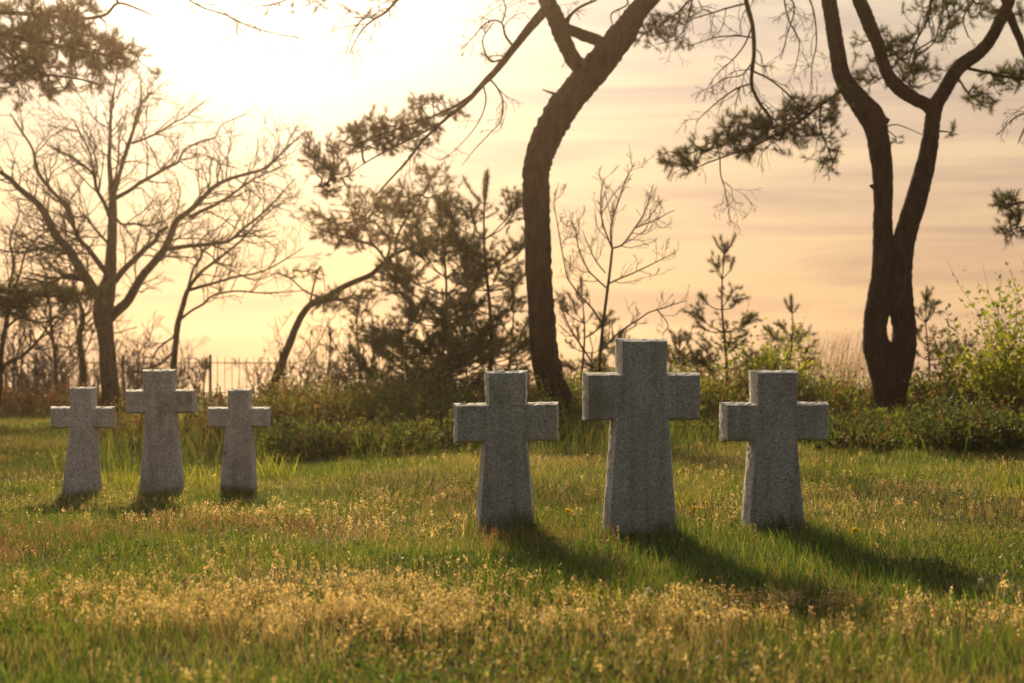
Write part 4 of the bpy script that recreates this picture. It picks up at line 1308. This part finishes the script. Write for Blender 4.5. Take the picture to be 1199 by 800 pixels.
# small broad leaves low in the turf
x, y = scatter(70000, 4.0, 14.0, 1.6)
kp = rng.random(len(x)) < sm(0.4, 0.7, vn(x*1.6, y*1.6, 12))
x, y = x[kp], y[kp]
P_ = np.stack([x, y, ground_z(x, y)+0.01+0.04*rng.random(len(x))], -1)
D_ = np.stack([rng.normal(0, 1, len(x)), rng.normal(0, 1, len(x)), 0.6+0*x], -1)
leaves(lawn, P_, D_, np.full(len(x), 0.026), mixcol(len(x), [(0.05, 0.095, 0.02), (0.08, 0.12, 0.022)], [1, 1]), 0.4, 0.6)
# seed-bearing stems with fluffy straw-coloured heads
x, y = scatter(42000, 4.0, 22.0, 1.5)       # several stems to each plant
x, y = np.repeat(x, 4)+rng.normal(0, 0.022, 42000*4), np.repeat(y, 4)+rng.normal(0, 0.022, 42000*4)
pn = vn(x*0.8, y*1.0, 15)*0.55+vn(x*2.6, y*2.6, 16)*0.45
band = sm(5.15, 5.6, y)*sm(7.0, 6.2, y)
band2 = 0.62*sm(9.2, 10.2, y)*sm(13, 11, y)
dens = np.clip(0.05+0.80*band+band2*0.42, 0, 1)*sm(0.38-0.10*band, 0.58-0.10*band, pn)*(0.15+0.85*sm(0.40, 0.62, vn(x*6, y*6, 31)))+0.09*sm(0.55, 0.7, pn)
kp = rng.random(len(x)) < dens
x, y = x[kp], y[kp]
n = len(x)
h = (0.065+0.055*rng.random(n))*(0.8+0.5*vn(x*1.3, y*1.3, 18))
head = mixcol(n, [(0.48, 0.39, 0.22), (0.42, 0.32, 0.17), (0.54, 0.46, 0.29), (0.36, 0.34, 0.14)], [4, 3, 2, 2.5])
tip = blades(lawn, x, y, h, np.full(n, 0.0028), head*0.6, 0.3)
K = 9
tp_ = np.repeat(tip, K, 0)+rng.normal(0, 1, (n*K, 3))*np.array([0.006, 0.006, 0.0])-np.array([0, 0, 1.0])*(rng.random((n*K, 1))*0.045)
leaves(lawn, tp_, rng.normal(0, 0.45, (n*K, 3))+np.array([0, 0, 1.0]), np.repeat((0.010+0.003*sm(7, 14, y))*(0.45+1.1*rng.random(n)**1.5), K), np.repeat(head, K, 0), 0.4, 0.5)
# reddish sorrel-like stalks
x, y = scatter(60000, 5.0, 20.0, 1.5)
red = sm(7.0, 7.8, y)*sm(10.6, 9.4, y)*sm(1.2, -0.4, x+0.6*(vn(x, y, 20)-0.5)*3)+0.22*sm(0.62, 0.8, vn(x*0.7, y*0.7, 21))
kp = rng.random(len(x)) < red*0.75*sm(0.25, 0.6, vn(x*1.2, y*1.4, 22))
x, y = x[kp], y[kp]
n = len(x)
h = 0.07+0.07*rng.random(n)
rc = mixcol(n, [(0.18, 0.085, 0.07), (0.26, 0.16, 0.12), (0.16, 0.11, 0.065)], [3, 2, 2])
tip = blades(lawn, x, y, h, np.full(n, 0.0032), rc, 0.4)
K = 4
leaves(lawn, np.repeat(tip, K, 0)-np.array([0, 0, 1.0])*(rng.random((n*K, 1))*0.05), rng.normal(0, 0.5, (n*K, 3))+np.array([0, 0, 1.0]), np.full(n*K, 0.010), np.repeat(rc*1.15, K, 0), 0.4, 0.5)
x = rng.uniform(-24, -6, 40000)
y = rng.uniform(13, 34, 40000)
mk = x < -0.37*y-1.5
x, y = x[mk], y[mk]
blades(lawn, x, y, 0.05+0.06*rng.random(len(x)), np.full(len(x), 0.014), mixcol(len(x), [(0.07, 0.12, 0.022), (0.11, 0.155, 0.028), (0.36, 0.32, 0.15)], [3, 3, 1]), 0.5)
tag(lawn.build('lawn_grass', M_GRASS, None, (0, 0, 0), False, True), kind='stuff')


# ------------------------------------------------------------------ grass tufts, flowers, weeds
def tuft(px, py, n, H, W, label, cols=BRIGHT, wd=0.008, lean=0.35):
    Y = (EYE+0.0)*F/(py-HY)
    for _ in range(4):
        x = (px-CX)/F*Y
        Y = (EYE-float(ground_z(x, Y)))*F/(py-HY)
    x = (px-CX)/F*Y
    base = np.array([x, Y, float(ground_z(x, Y))])
    mb = MB()
    for k in range(n):
        b = base+np.array([rng.normal(0, W*0.5), rng.normal(0, W*0.35), -0.01])
        h = H*(0.45+0.6*rng.random())
        a = rng.random()*6.283
        d = unit([lean*math.cos(a)*rng.random(), lean*math.sin(a)*rng.random(), 1])
        pts = [b]
        for s in range(4):
            d = unit(d+np.array([math.cos(a), math.sin(a), -0.2])*lean*0.28)
            pts.append(pts[-1]+d*h/4)
        pts = np.array(pts)
        f = rng.random()*3.14
        sd = np.array([math.cos(f), math.sin(f), 0])*wd*0.5
        ww = np.array([0.8, 1, 0.85, 0.6, 0.12])
        V = np.stack([pts-sd*ww[:, None], pts+sd*ww[:, None]], 1).reshape(-1, 3)
        q = [[2*i, 2*i+1, 2*i+3, 2*i+2] for i in range(4)]
        cc = np.array(cols[rng.integers(len(cols))])*(0.75+0.5*rng.random())
        mb.add(V, quads=q, c=cc)
    o = mb.build('grass_tuft', M_GRASS, None, base, False, True)
    tag(o, label, 'grass tuft', 'tall grass tufts on the lawn')


TG = [(0.12, 0.20, 0.025), (0.17, 0.24, 0.03), (0.09, 0.15, 0.02)]
tuft(318, 562, 80, 0.34, 0.30, 'tall bright grass tuft right of the distant trio', BRIGHT, 0.010)
tuft(186, 568, 46, 0.24, 0.26, 'grass tuft at the foot of the taller middle cross of the distant trio', TG, 0.009)
tuft(140, 572, 60, 0.34, 0.26, 'bright tuft between the left and middle distant crosses', BRIGHT, 0.009)
tuft(237, 572, 50, 0.30, 0.26, 'bright tuft between the middle and right distant crosses', BRIGHT, 0.009)
tuft(402, 563, 46, 0.22, 0.30, 'grass tuft on open lawn below the leaning pine', TG, 0.009)
tuft(476, 588, 60, 0.20, 0.34, 'low wide grass tuft left of the shorter front cross', TG, 0.008)
tuft(806, 600, 34, 0.34, 0.14, 'tall thin bright grass between the tallest cross and the cross on its right', BRIGHT, 0.008, 0.45)
tuft(1185, 583, 46, 0.30, 0.26, 'tall grass tuft at the edge below the bright green bush', BRIGHT, 0.009)
tuft(672, 712, 30, 0.13, 0.14, 'short bright tuft in the shadow of the shorter front cross', BRIGHT, 0.007)
tuft(722, 716, 22, 0.17, 0.12, 'upright bright blades below the tallest cross', BRIGHT, 0.007, 0.3)
tuft(905, 712, 30, 0.16, 0.16, 'bright upright blades below the cross nearest the twin pine', BRIGHT, 0.007, 0.3)
tuft(1150, 722, 26, 0.15, 0.2, 'dark green tuft near the lower corner of the lawn', TG, 0.007, 0.3)
tuft(892, 632, 60, 0.10, 0.26, 'low dark weed tuft at the foot of the cross nearest the twin pine', TG+RED, 0.007, 0.6)
tuft(965, 640, 70, 0.13, 0.30, 'dark grass patch beside the yellow dandelion', TG, 0.007, 0.5)
tuft(1045, 560, 36, 0.16, 0.3, 'sparse tuft on the sunlit strip before the twin pine', BRIGHT, 0.009, 0.4)


def flower(px, py, r, stem_h, colr, label, cat, puff=False):
    """py is where the bloom is seen; the stem stands on the turf"""
    Y = (EYE-stem_h)*F/(py-HY)
    x = (px-CX)/F*Y
    zg = float(ground_z(x, Y))
    Y = (EYE-stem_h-zg)*F/(py-HY)
    x = (px-CX)/F*Y
    zg = float(ground_z(x, Y))
    base = np.array([x, Y, zg])
    root = empty('dandelion', base, label, cat)
    mb = MB()
    top = base+np.array([0.005, 0, stem_h])
    tube(mb, spline([base-np.array([0, 0, 0.01]), base+np.array([0.004, 0.004, stem_h*0.5]), top], 3), np.full(7, 0.0022), 5, c=(0.12, 0.16, 0.04))
    mb.build('stem', M_PETAL, root, base, True, True)
    mb = MB()
    n = 70
    d = rng.normal(0, 1, (n, 3))
    if not puff: d[:, 2] = np.abs(d[:, 2])*0.9
    d = unit(d)
    if puff:
        needles(mb, np.repeat(top[None], n, 0)+d*r*0.2, d, r*0.5, 5, r*0.7, 0.0012, colr, 0.3, (0.2, 0.6))
    else:
        leaves(mb, np.repeat(top[None], n, 0), d, np.full(n, r), np.array(colr), 0.3, 0.28)
    mb.build('flower_head', M_PETAL, root, base, False, True)


YEL = (0.75, 0.55, 0.03)
WHT = (0.60, 0.56, 0.48)
flower(664, 599, 0.024, 0.10, YEL, 'yellow dandelion between the shorter and the tallest front cross', 'flower')
flower(1000, 622, 0.026, 0.07, YEL, 'yellow dandelion in the grass right of the cross nearest the twin pine', 'flower')
flower(1172, 549, 0.024, 0.14, YEL, 'tall yellow dandelion at the shaded lawn edge under the bushes', 'flower')
flower(812, 596, 0.024, 0.10, YEL, 'yellow dandelion in the thin grass between two front crosses', 'flower')
flower(758, 691, 0.011, 0.10, WHT, 'white dandelion clock in the shadow below the tallest cross', 'flower', True)
flower(823, 705, 0.010, 0.08, WHT, 'small pale dandelion clock right of the one below the tallest cross', 'flower', True)
flower(1147, 680, 0.012, 0.10, WHT, 'white dandelion clock near the lower right edge of the lawn', 'flower', True)
flower(840, 752, 0.009, 0.07, WHT, 'tiny white bloom in the straw coloured grass in front', 'flower', True)
flower(158, 517, 0.03, 0.22, WHT, 'bright dandelion clock between the left and middle distant crosses', 'flower', True)
flower(7, 498, 0.03, 0.16, WHT, 'pale dandelion clock at the far edge of the lawn', 'flower', True)

# flowering stalk in front of the shorter cross
Y = 8.35
x = (598-CX)/F*Y
base = np.array([x, Y, float(ground_z(x, Y))])
root = empty('weed_stalk', base, 'slim pale seed stalk standing before the shorter front cross', 'weed')
mb = MB()
tube(mb, [base-np.array([0, 0, 0.02]), base+np.array([-0.006, 0, 0.12]), base+np.array([0.008, 0, 0.27])], [0.003, 0.0025, 0.0015], 5, c=(0.2, 0.13, 0.07))
mb.build('stem', M_PETAL, root, base, True, True)
mb = MB()
tt = rng.random(60)
leaves(mb, base+np.stack([-0.004+0.012*tt, 0*tt, 0.05+0.22*tt], -1)+rng.normal(0, 0.004, (60, 3)), rng.normal(0, 1, (60, 3))+np.array([0, 0, 0.8]), np.full(60, 0.014), np.array((0.36, 0.25, 0.16)), 0.5, 0.6)
mb.build('seed_head', M_PETAL, root, base, False, True)

# ------------------------------------------------------------------ air
mb = MB()
box(mb, (-430, -25, -6.2), (430, 430, 12.5))
m, nt, nd, lk = new_mat('hazy_air')
pv = N(nd, 'ShaderNodeVolumePrincipled')
pv.inputs['Color'].default_value = (0.96, 0.76, 0.56, 1)
pv.inputs['Density'].default_value = 0.0006
pv.inputs['Anisotropy'].default_value = 0.82
o = N(nd, 'ShaderNodeOutputMaterial')
lk.new(pv.outputs[0], o.inputs['Volume'])
hz = mb.build('haze', m)
tag(hz, kind='stuff')

# ------------------------------------------------------------------ sky and sun
world = bpy.data.worlds.new('World')
scene.world = world
world.use_nodes = True
nt = world.node_tree
nd, lk = nt.nodes, nt.links
nd.clear()


def math_(op, a, b=None, clamp=False):
    n = N(nd, 'ShaderNodeMath', operation=op, use_clamp=clamp)
    for i, v in enumerate((a, b)):
        if v is None: continue
        if isinstance(v, (int, float)): n.inputs[i].default_value = v
        else: lk.new(v, n.inputs[i])
    return n.outputs[0]


def mixc(f, a, b, blend='MIX'):
    n = N(nd, 'ShaderNodeMix', data_type='RGBA', blend_type=blend)
    n.clamp_factor = True
    for k, v in (('Factor', f), ('A', a), ('B', b)):
        if isinstance(v, (int, float)): n.inputs[k].default_value = v
        elif isinstance(v, tuple): n.inputs[k].default_value = (*v, 1)
        else: lk.new(v, n.inputs[k])
    return n.outputs['Result']


sky = N(nd, 'ShaderNodeTexSky', sky_type='NISHITA')
sky.sun_disc = False
sky.sun_elevation = SUN_EL
sky.sun_rotation = SUN_AZ
sky.altitude = 10
sky.dust_density = 4
tc = N(nd, 'ShaderNodeTexCoord')
sep = N(nd, 'ShaderNodeSeparateXYZ')
lk.new(tc.outputs['Generated'], sep.inputs[0])
dt = N(nd, 'ShaderNodeVectorMath', operation='DOT_PRODUCT')
lk.new(tc.outputs['Generated'], dt.inputs[0])
dt.inputs[1].default_value = tuple(SUN)
dot = math_('MAXIMUM', dt.outputs['Value'], 0.0)
# high thin cloud lit from behind: warm at the horizon, creamier above
el = ramp(nd, [(0.0, (0.68, 0.43, 0.235)), (0.06, (0.72, 0.46, 0.24)), (0.14, (0.73, 0.52, 0.31)), (0.26, (0.66, 0.55, 0.40)), (0.45, (0.50, 0.46, 0.38)), (1.0, (0.26, 0.28, 0.30))])
lk.new(math_('MAXIMUM', sep.outputs['Z'], 0.0), el.inputs['Fac'])
# streaks of cloud
mp = N(nd, 'ShaderNodeMapping')
mp.inputs['Scale'].default_value = (1.5, 1.5, 20)
mp.inputs['Rotation'].default_value = (0, math.radians(3), 0)
lk.new(tc.outputs['Generated'], mp.inputs['Vector'])
ns = N(nd, 'ShaderNodeTexNoise')
ns.inputs['Scale'].default_value = 1.9
ns.inputs['Detail'].default_value = 9
ns.inputs['Roughness'].default_value = 0.56
ns.inputs['Distortion'].default_value = 0.7
lk.new(mp.outputs[0], ns.inputs['Vector'])
cr = ramp(nd, [(0.42, (0, 0, 0)), (0.62, (1, 1, 1))])
lk.new(ns.outputs['Fac'], cr.inputs['Fac'])
cloudy = mixc(cr.outputs[0], el.outputs[0], mixc(1.0, el.outputs[0], (0.68, 0.655, 0.80), 'MULTIPLY'))
# brighter towards the sun, dimmer behind the viewer
side = math_('ADD', math_('MULTIPLY', dt.outputs['Value'], 0.5), 0.5)
dim = ramp(nd, [(0.0, (0.66, 0.76, 0.98)), (0.5, (0.72, 0.78, 0.90)), (0.85, (0.97, 0.97, 0.97)), (1.0, (1, 1, 1))])
lk.new(side, dim.inputs['Fac'])
base_c = mixc(1.0, cloudy, dim.outputs[0], 'MULTIPLY')
g1 = math_('MULTIPLY', math_('POWER', dot, 20.0), 0.22)
g2 = math_('MULTIPLY', math_('POWER', dot, 95.0), 2.0)
g3 = math_('MULTIPLY', math_('POWER', dot, 900.0), 6.0)


def glow(f, c):
    n = N(nd, 'ShaderNodeVectorMath', operation='SCALE')
    n.inputs[0].default_value = c
    lk.new(f, n.inputs['Scale'])
    return n.outputs[0]


gr = ramp(nd, [(0.0, (1.0, 0.44, 0.12)), (0.12, (1.0, 0.56, 0.22)), (0.22, (1.0, 0.74, 0.46)), (0.36, (1.0, 0.86, 0.68))])
lk.new(math_('MAXIMUM', sep.outputs['Z'], 0.0), gr.inputs['Fac'])
gv = N(nd, 'ShaderNodeVectorMath', operation='SCALE')
lk.new(gr.outputs[0], gv.inputs[0])
lk.new(g1, gv.inputs['Scale'])
s = mixc(1.0, base_c, gv.outputs[0], 'ADD')
s = mixc(1.0, s, glow(g2, (1.0, 0.88, 0.70)), 'ADD')
s = mixc(1.0, s, glow(g3, (1.0, 0.93, 0.8)), 'ADD')
bgs = N(nd, 'ShaderNodeBackground')
bgs.inputs['Strength'].default_value = 0.05
lk.new(sky.outputs[0], bgs.inputs['Color'])
bgc = N(nd, 'ShaderNodeBackground')
bgc.inputs['Strength'].default_value = 0.585
lk.new(s, bgc.inputs['Color'])
ms = N(nd, 'ShaderNodeMixShader')
ms.inputs[0].default_value = 0.92
lk.new(bgs.outputs[0], ms.inputs[1])
lk.new(bgc.outputs[0], ms.inputs[2])
ow = N(nd, 'ShaderNodeOutputWorld')
lk.new(ms.outputs[0], ow.inputs['Surface'])

sl = bpy.data.lights.new('sun', 'SUN')
sl.energy = 3.8
sl.angle = math.radians(5)
sl.color = (1.0, 0.76, 0.46)
so = bpy.data.objects.new('sun', sl)
col.objects.link(so)
from mathutils import Vector
so.rotation_euler = Vector((-SUN[0], -SUN[1], -SUN[2])).to_track_quat('-Z', 'Y').to_euler()
so.location = (-5, 20, 30)

# ------------------------------------------------------------------ camera
cd = bpy.data.cameras.new('camera')
cd.sensor_width = 36
cd.lens = F*36/1199
cd.shift_y = (HY-400)/1199
cd.clip_end = 3000
cd.dof.use_dof = True
cd.dof.focus_distance = 9.8
cd.dof.aperture_fstop = 2.3
cam = bpy.data.objects.new('camera', cd)
cam.location = (0, 0, EYE)
cam.rotation_euler = (math.radians(90), 0, 0)
col.objects.link(cam)
scene.camera = cam

scene.render.engine = 'CYCLES'
scene.cycles.use_denoising = True
scene.cycles.max_bounces = 6
scene.cycles.diffuse_bounces = 3
scene.cycles.transmission_bounces = 3
scene.cycles.volume_bounces = 0
scene.cycles.transparent_max_bounces = 8
scene.view_settings.view_transform = 'Standard'
scene.view_settings.look = 'None'
scene.view_settings.exposure = 0.92
scene.view_settings.gamma = 1.0
scene.view_settings.use_curve_mapping = False
